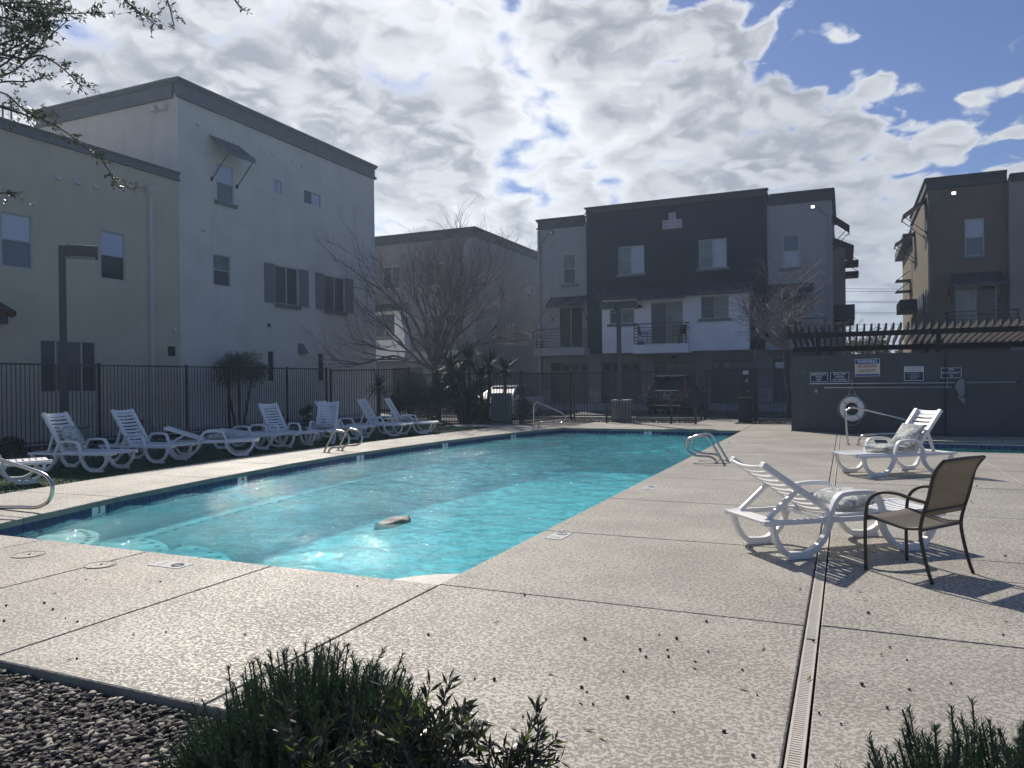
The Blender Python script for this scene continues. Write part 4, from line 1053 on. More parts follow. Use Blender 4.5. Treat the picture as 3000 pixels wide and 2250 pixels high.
for x in (.14, 2.30):
    tt = root('pole_hook', wpt(x, 1.3, .0)[0], 'metal hook holding the poles, above the white life ring' if x < 1 else 'metal hook holding the poles, under the SPA OCCUPANCY sign', 'hook')
    m = MB(); m.tube([wpt(x, 1.45, .01)[0], wpt(x, 1.20, .01)[0], wpt(x, 1.19, .07)[0], wpt(x, 1.215, .09)[0]], .008, 5); m.tube([wpt(x, 1.33, .01)[0], wpt(x, 1.315, .07)[0], wpt(x, 1.34, .09)[0]], .008, 5); m.build('hook_bar', m_alu, tt)
for x, s in ((-.76, 'small grey switch box on the dark wall below the EMERGENCY sign'), (1.84, 'small dark outlet cover on the wall below the white topped notice')):
    p, a = wpt(x, 1.14, .0); tt = root('outlet_box', p, s, 'outlet', rz=a); m = MB(); m.box(-.05, .05, -.04, 0, -.065, .065); m.build('cover', m_sill if x < 0 else m_wallgrey, tt, bevel=.006, off=(0, 0, 0))
    m = MB(); m.box(-.02, .02, -.052, -.041, -.025, .025); m.build('switch', m_down if x < 0 else m_wallgrey, tt, off=(0, 0, 0))
# life ring
p, a = wpt(.155, .66, .075); lr = root('life_ring', p, 'white life ring with rope hanging on the dark wall', 'life ring', rz=a)
m = MB(); R1, R2, k1, k2 = .255, .085, 36, 12; vs = []
for i in range(k1):
    A = 2*PI*i/k1
    for j in range(k2):
        B = 2*PI*j/k2; rr = R1+R2*math.cos(B); vs.append((rr*math.cos(A), R2*.7*math.sin(B), rr*math.sin(A)))
m.add(vs, [(i*k2+j, ((i+1) % k1)*k2+j, ((i+1) % k1)*k2+(j+1) % k2, i*k2+(j+1) % k2) for i in range(k1) for j in range(k2)])
m.build('ring', m_plastic, lr, smooth=True, off=(0, 0, 0))
m_rope = pm('rope', (.45, .45, .42), .9)
for q in range(4):
    A = PI/4+q*PI/2; m = MB(); pts = []
    for j in range(13):
        B = 2*PI*j/12; rr = R1+(R2+.006)*math.cos(B); pts.append((rr*math.cos(A), (R2*.7+.006)*math.sin(B), rr*math.sin(A)))
    m.tube(pts, .013, 5); m.build('band', m_rope, lr, off=(0, 0, 0))
    m = MB(); A2 = A+PI/2; pts = []
    for j in range(9):
        AA = A+(A2-A)*j/8; rr = .345+.07*math.sin(PI*j/8)*(1.4 if q == 2 else .7); pts.append((rr*math.cos(AA), -.01, rr*math.sin(AA)))
    m.tube(pts, .008, 5); m.build('grab_rope', m_rope, lr, off=(0, 0, 0))
m = MB(); m.tube([(-.10, -.02, .32), (-.01, -.02, .60), (.01, -.02, .60), (.15, -.02, .31)], .008, 5); m.build('hanging_cord', m_rope, lr, off=(0, 0, 0))

# pergola
pg = root('pergola', (1.5, 25, 0), 'dark timber pergola with many rafters behind the block wall', 'pergola')
m = MB(); m.box(-1.62, 7.5, 23.36, 23.44, 2.66, 2.80); m.build('beam', m_wood, pg)
m = MB(); m.box(-1.62, 7.5, 26.56, 26.64, 2.36, 2.52); m.build('beam', m_wood, pg)
for x, y_, z in ((-.74, 23.40, 2.66), (2.29, 23.40, 2.66), (5.4, 23.4, 2.66), (-.45, 26.6, 2.36), (2.27, 26.6, 2.36), (5.2, 26.6, 2.36)):
    m = MB(); m.box(x-.06, x+.06, y_-.06, y_+.06, -.06, z-.002); m.build('post', m_wood, pg)
m = MB(); raf = None
for i in range(50):
    x = -1.52+.18*i
    if raf is None:
        m.hexa([(-.022, 22.95-25, 2.832), (.022, 22.95-25, 2.832), (.022, 26.9-25, 2.50), (-.022, 26.9-25, 2.50), (-.022, 22.95-25, 2.985), (.022, 22.95-25, 2.985), (.022, 26.9-25, 2.66), (-.022, 26.9-25, 2.66)])
        raf = m.build('rafter', m_wood, pg, off=(0, 0, 0)); o = raf
    else: o = share(raf)
    o.location = (x-1.5, 0, random.uniform(-.004, .004))

# ------------------------------------------------------------------ fences
def fence(name, a, b, z0, z1, label, posts, spacing=.112, group=None, bars=(0.12, 1.0), railz=None, pw=.016):
    a, b = Vector((*a, 0)), Vector((*b, 0)); L = (b-a).length; t = (b-a).normalized(); ang = math.atan2(t.y, t.x)
    fr = root(name, a, label, 'fence', group, rz=ang)
    m = MB()
    for z in (z1-.0, z0+.12):
        m = MB(); m.box(0, L, -.019, .019, z-.04, z); m.build('rail', m_fence, fr, off=(0, 0, 0))
    for p in posts:
        m = MB(); m.box(p-.03, p+.03, -.03, .03, z0-.05, z1+.03); m.box(p-.036, p+.036, -.036, .036, z1+.03, z1+.045); m.build('post', m_fence, fr, off=(0, 0, 0))
    m = MB(); m.box(-pw/2, pw/2, -pw/2, pw/2, z0+.03, z1-.041); pk = None; n = int(L/spacing)
    for i in range(1, n):
        x = L*i/n
        if min(abs(x-p) for p in posts) < .05: continue
        if pk is None: pk = m.build('picket', m_fence, fr, off=(0, 0, 0)); o = pk
        else: o = share(pk)
        o.location = (x, 0, 0)
    return fr
fence('metal_fence', (-18.5, 5.0), (-18.5, 23.9), 0.0, 2.08, 'tall dark picket fence along the pale building behind the loungers', [0, 2.3, 4.7, 6.3, 9.1, 12.05, 13.8, 16.6, 18.85])
fence('metal_fence', (-18.45, 24.0), (-14.8, 24.0), 0.0, 2.02, 'short dark picket fence section right after the far left corner post', [.03, 3.6])
fence('metal_fence', (-14.75, 24.0), (-10.35, 24.0), -.02, 1.80, 'dark picket fence in front of the spiky plants and white car', [.03, 2.2, 4.38])
fence('metal_fence', (-10.3, 24.02), (-9.95, 28.2), -.02, 1.80, 'dark picket fence side return next to the clipped hedge', [.05, 4.1])
fence('metal_fence', (-9.9, 28.25), (-5.0, 28.9), .02, 1.83, 'dark picket fence in front of the garages and the parked SUV', [.03, 2.5, 4.9])
fence('metal_fence', (-3.02, 28.9), (-1.3, 28.9), .02, 1.84, 'narrow dark picket fence panel between the gate and the block wall', [.0, 1.7])
lf = fence('low_fence', (-7.73, 25.45), (-4.58, 25.55), 0.02, .93, 'low dark railing standing on the deck between pool and SUV', [.03, 2.28, 3.1], spacing=.10)
# gate
gt = root('pool_gate', (-4.1, 28.9, 0), 'dark mesh backed gate with lever handle, right of the SUV', 'gate')
for x in (-4.88, -3.08):
    m = MB(); m.box(x-.05, x+.05, 28.85, 28.95, -.05, 1.86); m.build('post', m_fence, gt)
m = MB(); m.box(-4.80, -3.16, 28.88, 28.92, 1.78, 1.82); m.box(-4.80, -3.16, 28.88, 28.92, .04, .08); m.box(-4.80, -4.76, 28.88, 28.92, .08, 1.78); m.box(-3.20, -3.16, 28.88, 28.92, .08, 1.78); m.box(-3.56, -3.52, 28.88, 28.92, .08, 1.78); m.build('gate_frame', m_fence, gt)
pk = None
for i in range(1, 12):
    if pk is None: m = MB(); m.box(-.008, .008, 28.892-28.9, 28.908-28.9, .08, 1.78); pk = m.build('picket', m_fence, gt, off=(0, 0, 0)); o = pk
    else: o = share(pk)
    o.location = (-4.76+.1*i+4.1, 0, 0)
m_mesh = pm('gate_mesh', (.035, .037, .042), .7)
m = MB(); m.box(-3.52, -3.20, 28.895, 28.905, .08, 1.78); m.build('mesh_plate', m_mesh, gt)
m = MB(); m.tube([(-3.36, 28.87, 1.43), (-3.36, 28.82, 1.43), (-3.50, 28.82, 1.42)], .014, 6); m.box(-3.38, -3.33, 28.865, 28.89, 1.36, 1.50); m.build('handle', m_steelplate, gt)
m = MB(); m.tube([(-3.33, 28.87, 1.04), (-3.33, 28.84, 1.04)], .025, 8); m.build('lock', m_steelplate, gt)
m = MB(); m.box(-3.50, -3.30, 28.86, 28.875, 1.66, 1.80); t = m.build('paper_notice', m_whiteink, loc=(-3.4, 28.86, 1.7)); tag(t, 'small white notice fixed to the top of the gate', 'notice')
t = root('gate_pedestal', (-3.4, 27.6, 0), 'dark box standing in front of the gate handle', 'pedestal')
m = MB(); m.box(-3.50, -3.08, 27.45, 27.75, -.05, .80); m.build('box', m_mesh, t, bevel=.01); m = MB(); m.box(-3.53, -3.05, 27.42, 27.78, .802, .84); m.build('lid', m_fence, t)

# ------------------------------------------------------------------ lamps, boxes
def lamp(name, x, y, h, head, ang, label, base=True, double=False):
    t = root(name, (x, y, 0), label, 'street lamp', rz=ang)
    m = MB(); m.box(-.075, .075, -.075, .075, -.1 if not base else .7, h); m.build('pole', m_lamp, t, off=(0, 0, 0), bevel=.008)
    if base:
        m = MB(); k = 12; m.prism([(.28*math.cos(2*PI*i/k), .28*math.sin(2*PI*i/k)) for i in range(k)], -.1, .7); m.build('base', m_apron, t, off=(0, 0, 0))
    for sgn in ((1, -1) if double else (1,)):
        m = MB(); m.box(min(.077*sgn, .12*sgn), max(.077*sgn, .12*sgn), -.07, .07, h-.24, h-.02); m.build('arm', m_lamp, t, off=(0, 0, 0))
        m = MB(); a, b = sorted((.1*sgn, (.12+head)*sgn)); m.box(a, b, -head*.4, head*.4, h-.26, h-.0); m.build('lamp_head', m_lamp, t, off=(0, 0, 0), bevel=.01)
        m = MB(); m.box(a+.06, b-.06, -head*.3, head*.3, h-.275, h-.262); m.build('lens', m_lens, t, off=(0, 0, 0))
m_lamp = pm('lamp_paint', (.05, .058, .064), .5)
q = onx(175, 722, -16.9)
lamp('street_lamp', -16.9, onx(188, 1200, -16.9).y, onx(175, 718, -16.9).z, .62, math.radians(52), 'tall square grey lamp post in front of the beige wall', base=False)
lamp('street_lamp', -7.42, 26.15, 4.30, .55, math.radians(10), 'square lamp post standing in front of the navy building', base=False, double=True)
t = root('trash_receptacle', (-7.4, 26.4, 0), 'ribbed tan aggregate bin behind the low railing', 'trash bin')
m = MB(); m.box(-7.70, -7.12, 26.1, 26.68, 0, .74); m.build('body', m_bin, t)
for i in range(6):
    m = MB(); m.box(-7.69+i*.097, -7.62+i*.097, 26.065, 26.098, .03, .72); m.build('rib', m_bin, t)
m = MB(); m.box(-7.73, -7.09, 26.05, 26.7, .742, .80); m.build('lid', m_walk, t, bevel=.01)
t = root('utility_pedestal', (-11.66, 25.3, 0), 'tall pale green utility cabinet behind the fence beside the hedge', 'utility box')
m = MB(); m.box(-11.98, -11.34, 25.05, 25.5, -.05, 1.02); m.build('cabinet', m_util, t, bevel=.01); m = MB(); m.hexa([(-12.0, 25.02, 1.022), (-11.32, 25.02, 1.022), (-11.32, 25.52, 1.022), (-12.0, 25.52, 1.022), (-11.98, 25.04, 1.07), (-11.34, 25.04, 1.07), (-11.34, 25.5, 1.07), (-11.98, 25.5, 1.07)]); m.build('lid', m_util, t)
g_ = gnd(228, 1318, -.03)
t = root('utility_pedestal', g_, 'small green rounded utility box behind the first upright lounger', 'utility box')
m = MB(); m.box(g_.x-.2, g_.x+.2, g_.y-.18, g_.y+.18, -.06, .50); m.build('cabinet', m_util, t, bevel=.05)
m = MB(); m.box(g_.x-.22, g_.x+.22, g_.y-.2, g_.y+.2, .502, .56); m.build('lid', m_util, t, bevel=.03)

# ------------------------------------------------------------------ loungers
def panel(x0, z0, x1, z1, w, nslat, gap, side, par, name, sag=.018, th=.018):
    """slatted panel from (x0,z0) to (x1,z1); returns part with its slats as sub-parts"""
    L = math.hypot(x1-x0, z1-z0); ca, sa = (x1-x0)/L, (z1-z0)/L
    def P(s, y, t):  # t is offset along the panel normal
        d = -sag*max(0, 1-(y/(w-side))**2) if abs(y) < w-side else 0.0
        return (x0+ca*s-sa*(t+d), y, z0+sa*s+ca*(t+d))
    def strip(m, s0, s1, ys, t0=0, t1=th):
        vs = []; n = len(ys)
        for y in ys:
            vs += [P(s0, y, t0), P(s1, y, t0), P(s1, y, t1), P(s0, y, t1)]
        fs = [(4*i+a, 4*(i+1)+a, 4*(i+1)+(a+1) % 4, 4*i+(a+1) % 4) for i in range(n-1) for a in range(4)]+[(3, 2, 1, 0), (4*n-4, 4*n-3, 4*n-2, 4*n-1)]
        m.add(vs, fs)
    m = MB(); inn = w-side
    for sg in (-1, 1): strip(m, 0, L, sorted([sg*w, sg*inn]), -.030, th+.004)
    endw = .07
    ysn = [inn*(-1+2*i/6) for i in range(7)]
    strip(m, 0, .03, ysn); strip(m, L-endw, L, ysn)
    o = m.build(name, m_plastic, par, off=(0, 0, 0), bevel=.004)
    first = None; sp = (L-.03-endw)/nslat
    for i in range(nslat):
        m = MB(); s0 = .03+i*sp+gap/2; strip(m, s0, s0+sp-gap, ysn); q = m.build('slat', m_plastic, o, off=(0, 0, 0))
    return o
def ribbon(m, pts, wd, y0, y1, closed=False):
    """flat moulded bar following a path in the xz plane"""
    P_ = [Vector(p) for p in pts]; n = len(P_); L, R = [], []
    wds = wd if isinstance(wd, (list, tuple)) else [wd]*n
    for i in range(n):
        a = P_[(i-1) % n] if closed or i > 0 else P_[0]; b = P_[(i+1) % n] if closed or i < n-1 else P_[-1]
        t = (b-a).normalized(); nn = Vector((-t.y, t.x))*wds[i]/2; L.append(P_[i]+nn); R.append(P_[i]-nn)
    vs = []
    for i in range(n): vs += [(L[i].x, y0, L[i].y), (R[i].x, y0, R[i].y), (R[i].x, y1, R[i].y), (L[i].x, y1, L[i].y)]
    rng_ = n if closed else n-1
    fs = [(4*i+a, 4*((i+1) % n)+a, 4*((i+1) % n)+(a+1) % 4, 4*i+(a+1) % 4) for i in range(rng_) for a in range(4)]
    if not closed: fs += [(3, 2, 1, 0), (4*n-4, 4*n-3, 4*n-2, 4*n-1)]
    m.add(vs, fs)
def smoothpath(pts, k=4):
    pts = [Vector(p) for p in pts]; out = []
    for i in range(len(pts)-1):
        p0, p1, p2, p3 = pts[max(i-1, 0)], pts[i], pts[i+1], pts[min(i+2, len(pts)-1)]
        for j in range(k):
            t = j/k; out.append(.5*((2*p1)+(p2-p0)*t+(2*p0-5*p1+4*p2-p3)*t*t+(3*p1-p0-3*p2+p3)*t**3))
    out.append(pts[-1]); return out
def make_lounger(back, label, loc, rz, group):
    t = root('sun_lounger', loc, label, 'sun lounger', group, rz)
    W2 = .315; zt = .345
    panel(.72, zt-.018, 1.80, zt-.018, .285, 11, .022, .06, t, 'seat')
    a = math.radians(180-back); bx, bz = .70, zt+.002
    Lb = .80
    panel(bx, bz, bx+Lb*math.cos(a), bz+Lb*math.sin(a), .27, 9, .033, .062, t, 'backrest', sag=-.022)
    for sg in (-1, 1):
        y0, y1 = sorted((sg*.285, sg*.325))
        m = MB(); m.box(.0, 1.78, y0, y1, .285, .328); m.build('side_rail', m_plastic, t, off=(0, 0, 0), bevel=.005)
        y0, y1 = sorted((sg*.275, sg*.335))
        m = MB(); ribbon(m, smoothpath([(.08, .29), (.12, .16), (.20, .055), (.33, .032), (.44, .05), (.56, .15), (.63, .30)]), [.04]*4+[.042]*6+[.056]*8+[.042]*6+[.042], y0, y1)
        m.box(.22, .45, y0-.004, y1+.004, 0, .035); m.build('leg', m_plastic, t, off=(0, 0, 0), bevel=.006)
        m = MB(); ribbon(m, smoothpath([(1.12, .30), (1.17, .17), (1.27, .06), (1.40, .034), (1.53, .05), (1.64, .15), (1.69, .30)]), [.042]*4+[.045]*6+[.056]*8+[.042]*6+[.04], y0, y1)
        m.box(1.34, 1.58, y0-.004, y1+.004, 0, .035); m.build('leg', m_plastic, t, off=(0, 0, 0), bevel=.006)
        y0, y1 = sorted((sg*.29, sg*.35))
        m = MB(); ribbon(m, smoothpath([(.58, .26), (.635, .40), (.70, .50), (.80, .525), (.98, .525), (1.07, .50), (1.12, .40), (1.17, .25)]), .038, y0, y1); m.build('armrest', m_plastic, t, off=(0, 0, 0), bevel=.008)
        s = .52 if back > 45 else .50; px_, pz_ = bx+Lb*s*math.cos(a), bz+Lb*s*math.sin(a)-.02
        fx = max(.04, px_-.12) if back > 45 else .10
        if back > 15:
            y0, y1 = sorted((sg*.20, sg*.235)); m = MB(); ribbon(m, [(fx, .33), ((fx+px_)/2, (.33+pz_)/2), (px_, pz_)], .04, y0, y1); m.build('support_strut', m_plastic, t, off=(0, 0, 0), bevel=.004)
    m = MB(); m.box(.0, .16, -.284, .284, .30, .325); m.build('head_rail', m_plastic, t, off=(0, 0, 0), bevel=.006)
    m = MB(); m.box(.60, .66, -.284, .284, .29, .32); m.build('cross_bar', m_plastic, t, off=(0, 0, 0))
    return t
GRP = 'white plastic loungers in a row on the turf'
def tip(px, py): v = gnd(px, py); return Vector((v.x, v.y))
def place(mid, ang, back, label, z=0.0, group=GRP):
    a = math.radians(ang); o = Vector(mid)-Vector((math.cos(a), math.sin(a)))*1.58
    return make_lounger(back, label, (o.x, o.y, z), a, group)
place((-11.80, 7.82), 65, 20, 'lounger cut off by the left picture edge, behind the curved steel rail')
L1 = place((-11.88, 9.36), 10, 57, 'upright lounger nearest the lamp post, with a patterned pillow on it')
place((-12.04, 10.80), 6, 57, 'upright lounger without pillow between the lamp post and the flat loungers')
L3 = place((-11.72, 12.45), 42, 20, 'lounger with its back lowered almost flat and a pillow on the seat')
place((-12.17, 13.80), 8, 5, 'fully flat lounger just behind the one with the seat pillow')
place((-11.90, 14.38), -12, 57, 'upright lounger standing right behind the flat ones')
L5 = place((-11.95, 15.10), -63, 57, 'lounger turned to face the camera, behind the left grab rails')
place((-11.90, 16.90), 8, 57, 'upright lounger half hidden behind the one facing the camera')
place((-11.54, 18.30), 10, 60, 'second upright lounger from the spiky plants')
L8 = place((-11.27, 19.35), 20, 60, 'last upright lounger of the row, next to the dark shrubs')
# the two on the sunlit deck
aA = math.atan2(7.46-6.63, .64+.44); mA = (Vector((.64, 7.46))+Vector((.22, 7.91)))/2
LA = place(mA, math.degrees(aA), 33, 'near right lounger with its slatted back towards the viewer', group='white plastic loungers on the sunlit deck')
aB = math.radians(218.5); mB = (Vector((.33, 12.54))+Vector((-.11, 12.96)))/2
LB = place(mB, 218.5, 52, 'lounger with two patterned cushions near the spa', group='white plastic loungers on the sunlit deck')

def pillow(par, lx, ly, lz, w_, h_, th, rot, label, world=None, sag=0.0):
    n = 14; vs = []; fs = []
    for sgn in (1, -1):
        for i in range(n+1):
            for j in range(n+1):
                u, v = -1+2*i/n, -1+2*j/n; e = (1-abs(u)**3.0)*(1-abs(v)**3.0); pin = 1-.09*(abs(u*v))**2-.05*(1-abs(u*v))*0
                k = 1-.06*(1-u*u)*(v*v)-.06*(1-v*v)*(u*u)
                vs.append((u*w_/2*k, v*h_/2*k, sgn*(th/2)*max(0, e)**.55+.01*math.sin(5*u+2*v)*e-sag*(u*u)))
    b = (n+1)**2
    for s_ in (0, 1):
        for i in range(n):
            for j in range(n):
                q = [s_*b+i*(n+1)+j, s_*b+(i+1)*(n+1)+j, s_*b+(i+1)*(n+1)+j+1, s_*b+i*(n+1)+j+1]; fs.append(tuple(q if s_ == 0 else q[::-1]))
    m = MB(); m.add(vs, fs); o = m.build('pillow', m_pillow, smooth=True)
    bm = bmesh.new(); bm.from_mesh(o.data); bmesh.ops.remove_doubles(bm, verts=bm.verts, dist=.0005); bm.to_mesh(o.data); bm.free()
    if par is not None:
        bpy.context.view_layer.update(); o.matrix_world = par.matrix_world @ Matrix.Translation((lx, ly, lz)) @ Matrix.Rotation(rot[2], 4, 'Z') @ Matrix.Rotation(rot[1], 4, 'Y') @ Matrix.Rotation(rot[0], 4, 'X')
    else: o.location = world; o.rotation_euler = rot
    return tag(o, label, 'pillow', 'patterned pillows')
d2r = math.radians
pillow(L1, .66, 0, .60, .42, .42, .13, (0, d2r(57), 0), 'grey patterned pillow leaning on the upright lounger by the lamp post')
pillow(L3, .98, 0, .41, .5, .46, .11, (0, 0, 0), 'patterned pillow lying on the seat of the nearly flat lounger')
pillow(L5, .94, 0, .41, .46, .46, .10, (0, 0, 0), 'patterned pillow lying on the lounger that faces the camera')
pillow(L8, .92, 0, .41, .46, .46, .10, (0, 0, 0), 'patterned pillow lying on the last lounger of the row')
pillow(LB, .62, 0, .58, .46, .50, .13, (0, d2r(52), 0), 'patterned pillow propped against the back of the lounger near the spa')
pillow(LB, 1.02, 0, .41, .50, .50, .10, (0, 0, 0), 'patterned cushion lying flat on the seat near the spa')
pillow(LA, 1.02, .02, .43, .46, .50, .12, (d2r(6), d2r(-6), 0), 'patterned pillow on the seat of the near right lounger')
pw_ = gnd(1150, 1530, WZ)
m_wetp = pm('wet_fabric', (.13, .125, .105), .6, var=.7, vscale=16, spec=.3)
_op = m_pillow; m_pillow = m_wetp
pillow(None, 0, 0, 0, .46, .26, .09, (d2r(6), d2r(-12), d2r(30)), 'soaked pillow floating in the middle of the near pool water', world=(pw_.x, pw_.y, WZ-.005))
m_pillow = _op
m_leaflitter = pm('sunken_leaves', (.30, .17, .07), .9, var=.3, vscale=20)
V_, F_ = [], []
c0 = gnd(1610, 1490, DEPTH); c0 = (pw_.x+1.55, pw_.y+1.35)
for i in range(170):
    x = c0[0]+rng.normal(0, .20); y = c0[1]+rng.normal(0, .09); a = rng.uniform(0, 2*PI); s = .03; b = len(V_)
    V_ += [(x-s*math.cos(a), y-s*math.sin(a), DEPTH+.006+.0001*i), (x+s*.4*math.sin(a), y-s*.4*math.cos(a), DEPTH+.008+.0001*i), (x+s*math.cos(a), y+s*math.sin(a), DEPTH+.006+.0001*i), (x-s*.4*math.sin(a), y+s*.4*math.cos(a), DEPTH+.008+.0001*i)]; F_.append((b, b+1, b+2, b+3))
tag(np_obj('sunken_leaves', V_, F_, m_leaflitter), 'patch of brown leaves on the pool floor', 'leaves', kind='stuff')

# ------------------------------------------------------------------ sling chair
def sling_chair():
    fc = Vector((.285, 6.71)); rc = Vector((.69, 6.43)); dirv = (fc-rc).normalized(); c = (fc+rc)/2; a = math.atan2(dirv.y, dirv.x)
    t = root('patio_chair', (c.x, c.y, 0), 'brown sling patio chair with bronze tubular frame beside the near lounger', 'chair', rz=a)
    hw = .275; hl = .25; ts = .88
    for sg in (-1, 1):
        m = MB(); y = sg*hw
        m.tube(smooth3([(hl, y, 0), (hl+.005, y, .20), (hl, y, .42), (hl-.03, y, .545), (hl-.12, y, .615), (hl-.25, y, .625), (-.12, y, .60), (-.235, y, .585)]), .0135, 8); m.build('armrest', m_bronze, t, smooth=True, off=(0, 0, 0))
        m = MB(); m.tube(smooth3([(-hl-.02, y, 0), (-hl+.02, y, .12), (-.185, y, .33), (-.195, y, .45), (-.245, y, .62), (-.29, y, .80), (-.36, y, .90)]), .0135, 8); m.build('rear_leg', m_bronze, t, smooth=True, off=(0, 0, 0))
        m = MB(); m.tube(smooth3([(hl, y, .425), (.12, y, .405), (-.06, y, .375), (-.19, y, .39)]), .012, 8); m.build('seat_rail', m_bronze, t, smooth=True, off=(0, 0, 0))
    for x, z in ((hl-.005, .40), (-.187, .375)):
        m = MB(); m.tube([(x, -hw, z), (x, hw, z)], .011, 8); m.build('cross_bar', m_bronze, t, off=(0, 0, 0))
    m = MB(); m.tube([(-.355, -hw, .895), (-.362, 0, .902), (-.355, hw, .895)], .013, 8); m.build('top_rail', m_bronze, t, off=(0, 0, 0))
    def sheet(path, w_, name, sag=.012):
        n = 10; vs = []
        for (x, z) in path:
            for j in range(n+1):
                y = -w_+2*w_*j/n; vs.append((x, y, z-sag*(1-(y/w_)**2)))
        m = MB(); m.add(vs, [(i*(n+1)+j, i*(n+1)+j+1, (i+1)*(n+1)+j+1, (i+1)*(n+1)+j) for i in range(len(path)-1) for j in range(n)])
        o = m.build(name, m_sling, t, smooth=True, off=(0, 0, 0)); s = o.modifiers.new('t', 'SOLIDIFY'); s.thickness = .003; return o
    sheet([(.245, .43), (.15, .412), (.03, .388), (-.08, .375), (-.18, .385)], hw-.012, 'seat')
    sheet([(-.20, .475), (-.235, .60), (-.275, .74), (-.315, .84), (-.35, .888)], hw-.012, 'backrest', 0)
    m = MB(); m.tube([(-.222, -hw+.01, .515), (-.222, hw-.01, .515)], .009, 6); m.build('brace', m_bronze, t, off=(0, 0, 0))
def smooth3(p): return smoothpath(p, 5)
m_sling = bpy.data.materials.new('sling_mesh'); m_sling.use_nodes = True
t_ = NT(m_sling.node_tree); b_ = m_sling.node_tree.nodes['Principled BSDF']; b_.inputs['Base Color'].default_value = (.17, .15, .12, 1); b_.inputs['Roughness'].default_value = .8
tr_ = t_.add('ShaderNodeBsdfTranslucent', {'Color': (.24, .205, .14, 1)}); tp_ = t_.add('ShaderNodeBsdfTransparent')
mx_ = t_.add('ShaderNodeMixShader', {0: .28, 1: b_.outputs[0], 2: tr_.outputs[0]}); mx2 = t_.add('ShaderNodeMixShader', {0: .14, 1: mx_.outputs[0], 2: tp_.outputs[0]})
t_.l.new(mx2.outputs[0], m_sling.node_tree.nodes['Material Output'].inputs[0])
sling_chair()

# ------------------------------------------------------------------ steel rails
def esc(m, p, r=.055): 
    k = 12; m.prism([(p[0]+r*math.cos(2*PI*i/k), p[1]+r*math.sin(2*PI*i/k)) for i in range(k)], .002, .014)
def steel(name, paths, label, feet, cat='rail', group=None, r=.022):
    t = root(name, (feet[0][0], feet[0][1], 0), label, cat, group)
    for p in paths:
        m = MB(); m.tube(smoothpath(p, 5), r, 10); m.build('tube', m_steel, t, smooth=True)
    for f_ in feet:
        m = MB(); esc(m, f_); m.build('escutcheon', m_steelplate, t)
def ypath(pts, Y): return [ony(x, y, Y) for x, y in pts]
Yn = 5.9
e = ony(155, 1435, Yn); zt_ = ony(0, 1347, Yn)
sl = (ony(120, 1386, Yn).z-zt_.z)/(ony(120, 1386, Yn).x-zt_.x)
xp = -10.05
steel('hand_rail', [[(xp, Yn, 0), (xp, Yn, .62), (xp+.05, Yn, .80), (xp+.16, Yn, zt_.z+sl*(xp+.16-zt_.x)), tuple(zt_), tuple(ony(110, 1382, Yn)), tuple(ony(143, 1403, Yn)), tuple(ony(154, 1434, Yn)), tuple(ony(142, 1468, Yn)), tuple(ony(110, 1486, Yn)), tuple(ony(60, 1486, Yn)), tuple(ony(0, 1486, Yn)), (xp+.32, Yn, ony(0, 1486, Yn).z), (xp+.2, Yn, .08), (xp+.18, Yn, 0)]],
      'curved steel hand rail entering the pool steps at the left picture edge', [(xp, Yn), (xp+.18, Yn)])
Yf = 22.15
c = lambda x, y: (1380+x/7.373, 1080+y/7.373)
steel('hand_rail', [[ony(*c(x, y), Yf) for x, y in ((1350, 1295), (1352, 900), (1362, 780), (1420, 725), (1500, 755), (1740, 855), (1960, 955), (2025, 1020), (2030, 1100), (1960, 1168), (1740, 1165), (1540, 1150), (1475, 1185), (1458, 1290))]],
      'steel hand rail at the far left corner of the pool', [gnd(*c(1350, 1295))[:2], gnd(*c(1460, 1295))[:2]])
c = lambda x, y: (2300+x/3.16, 980+y/3.16)
YS = 18.38
steel('hand_rail', [[ony(*c(x, y), YS) for x, y in ((582, 1023), (562, 740), (580, 700), (622, 676), (700, 688), (850, 722), (1110, 790), (1180, 830), (1190, 880), (1150, 915), (1040, 917), (780, 925), (712, 940), (685, 980), (680, 1023))]],
      'steel hand rail into the spa beside the cushioned lounger', [ony(*c(582, 1023), YS)[:2], ony(*c(680, 1023), YS)[:2]])
c = lambda x, y: (1980+x/12.29, 1250+y/12.29)
def grab(Y, dx=0.0, flip=False, base=None):
    P_ = [ony(*c(x, y), 13.80) for x, y in ((1700, 1335), (1480, 950), (1290, 640), (1180, 440), (1020, 345), (800, 365), (560, 410), (400, 500), (340, 680), (400, 880), (600, 1030), (900, 1075), (1200, 1100), (1380, 1190), (1465, 1330))]
    z0 = P_[0].z; r0 = P_[0].x
    return [(base+(p.x-r0)*(-1 if flip else 1), Y, max(0, p.z-z0)) for p in P_]
xr = gnd(2118, 1359).x
for Y_, lb in ((13.75, 'nearer'), (14.25, 'farther')):
    p_ = grab(Y_, base=xr); steel('grab_rail', [p_], lb+' steel ladder grab rail on the right pool edge', [(p_[0][0], Y_), (p_[-1][0], Y_)], group='ladder grab rails on the right pool edge')
xl = -10.42
for Y_, lb in ((13.32, 'nearer'), (13.80, 'farther')):
    p_ = grab(Y_, base=xl, flip=True); steel('grab_rail', [p_], lb+' steel ladder grab rail on the left pool edge', [(p_[0][0], Y_), (p_[-1][0], Y_)], group='ladder grab rails on the left pool edge')

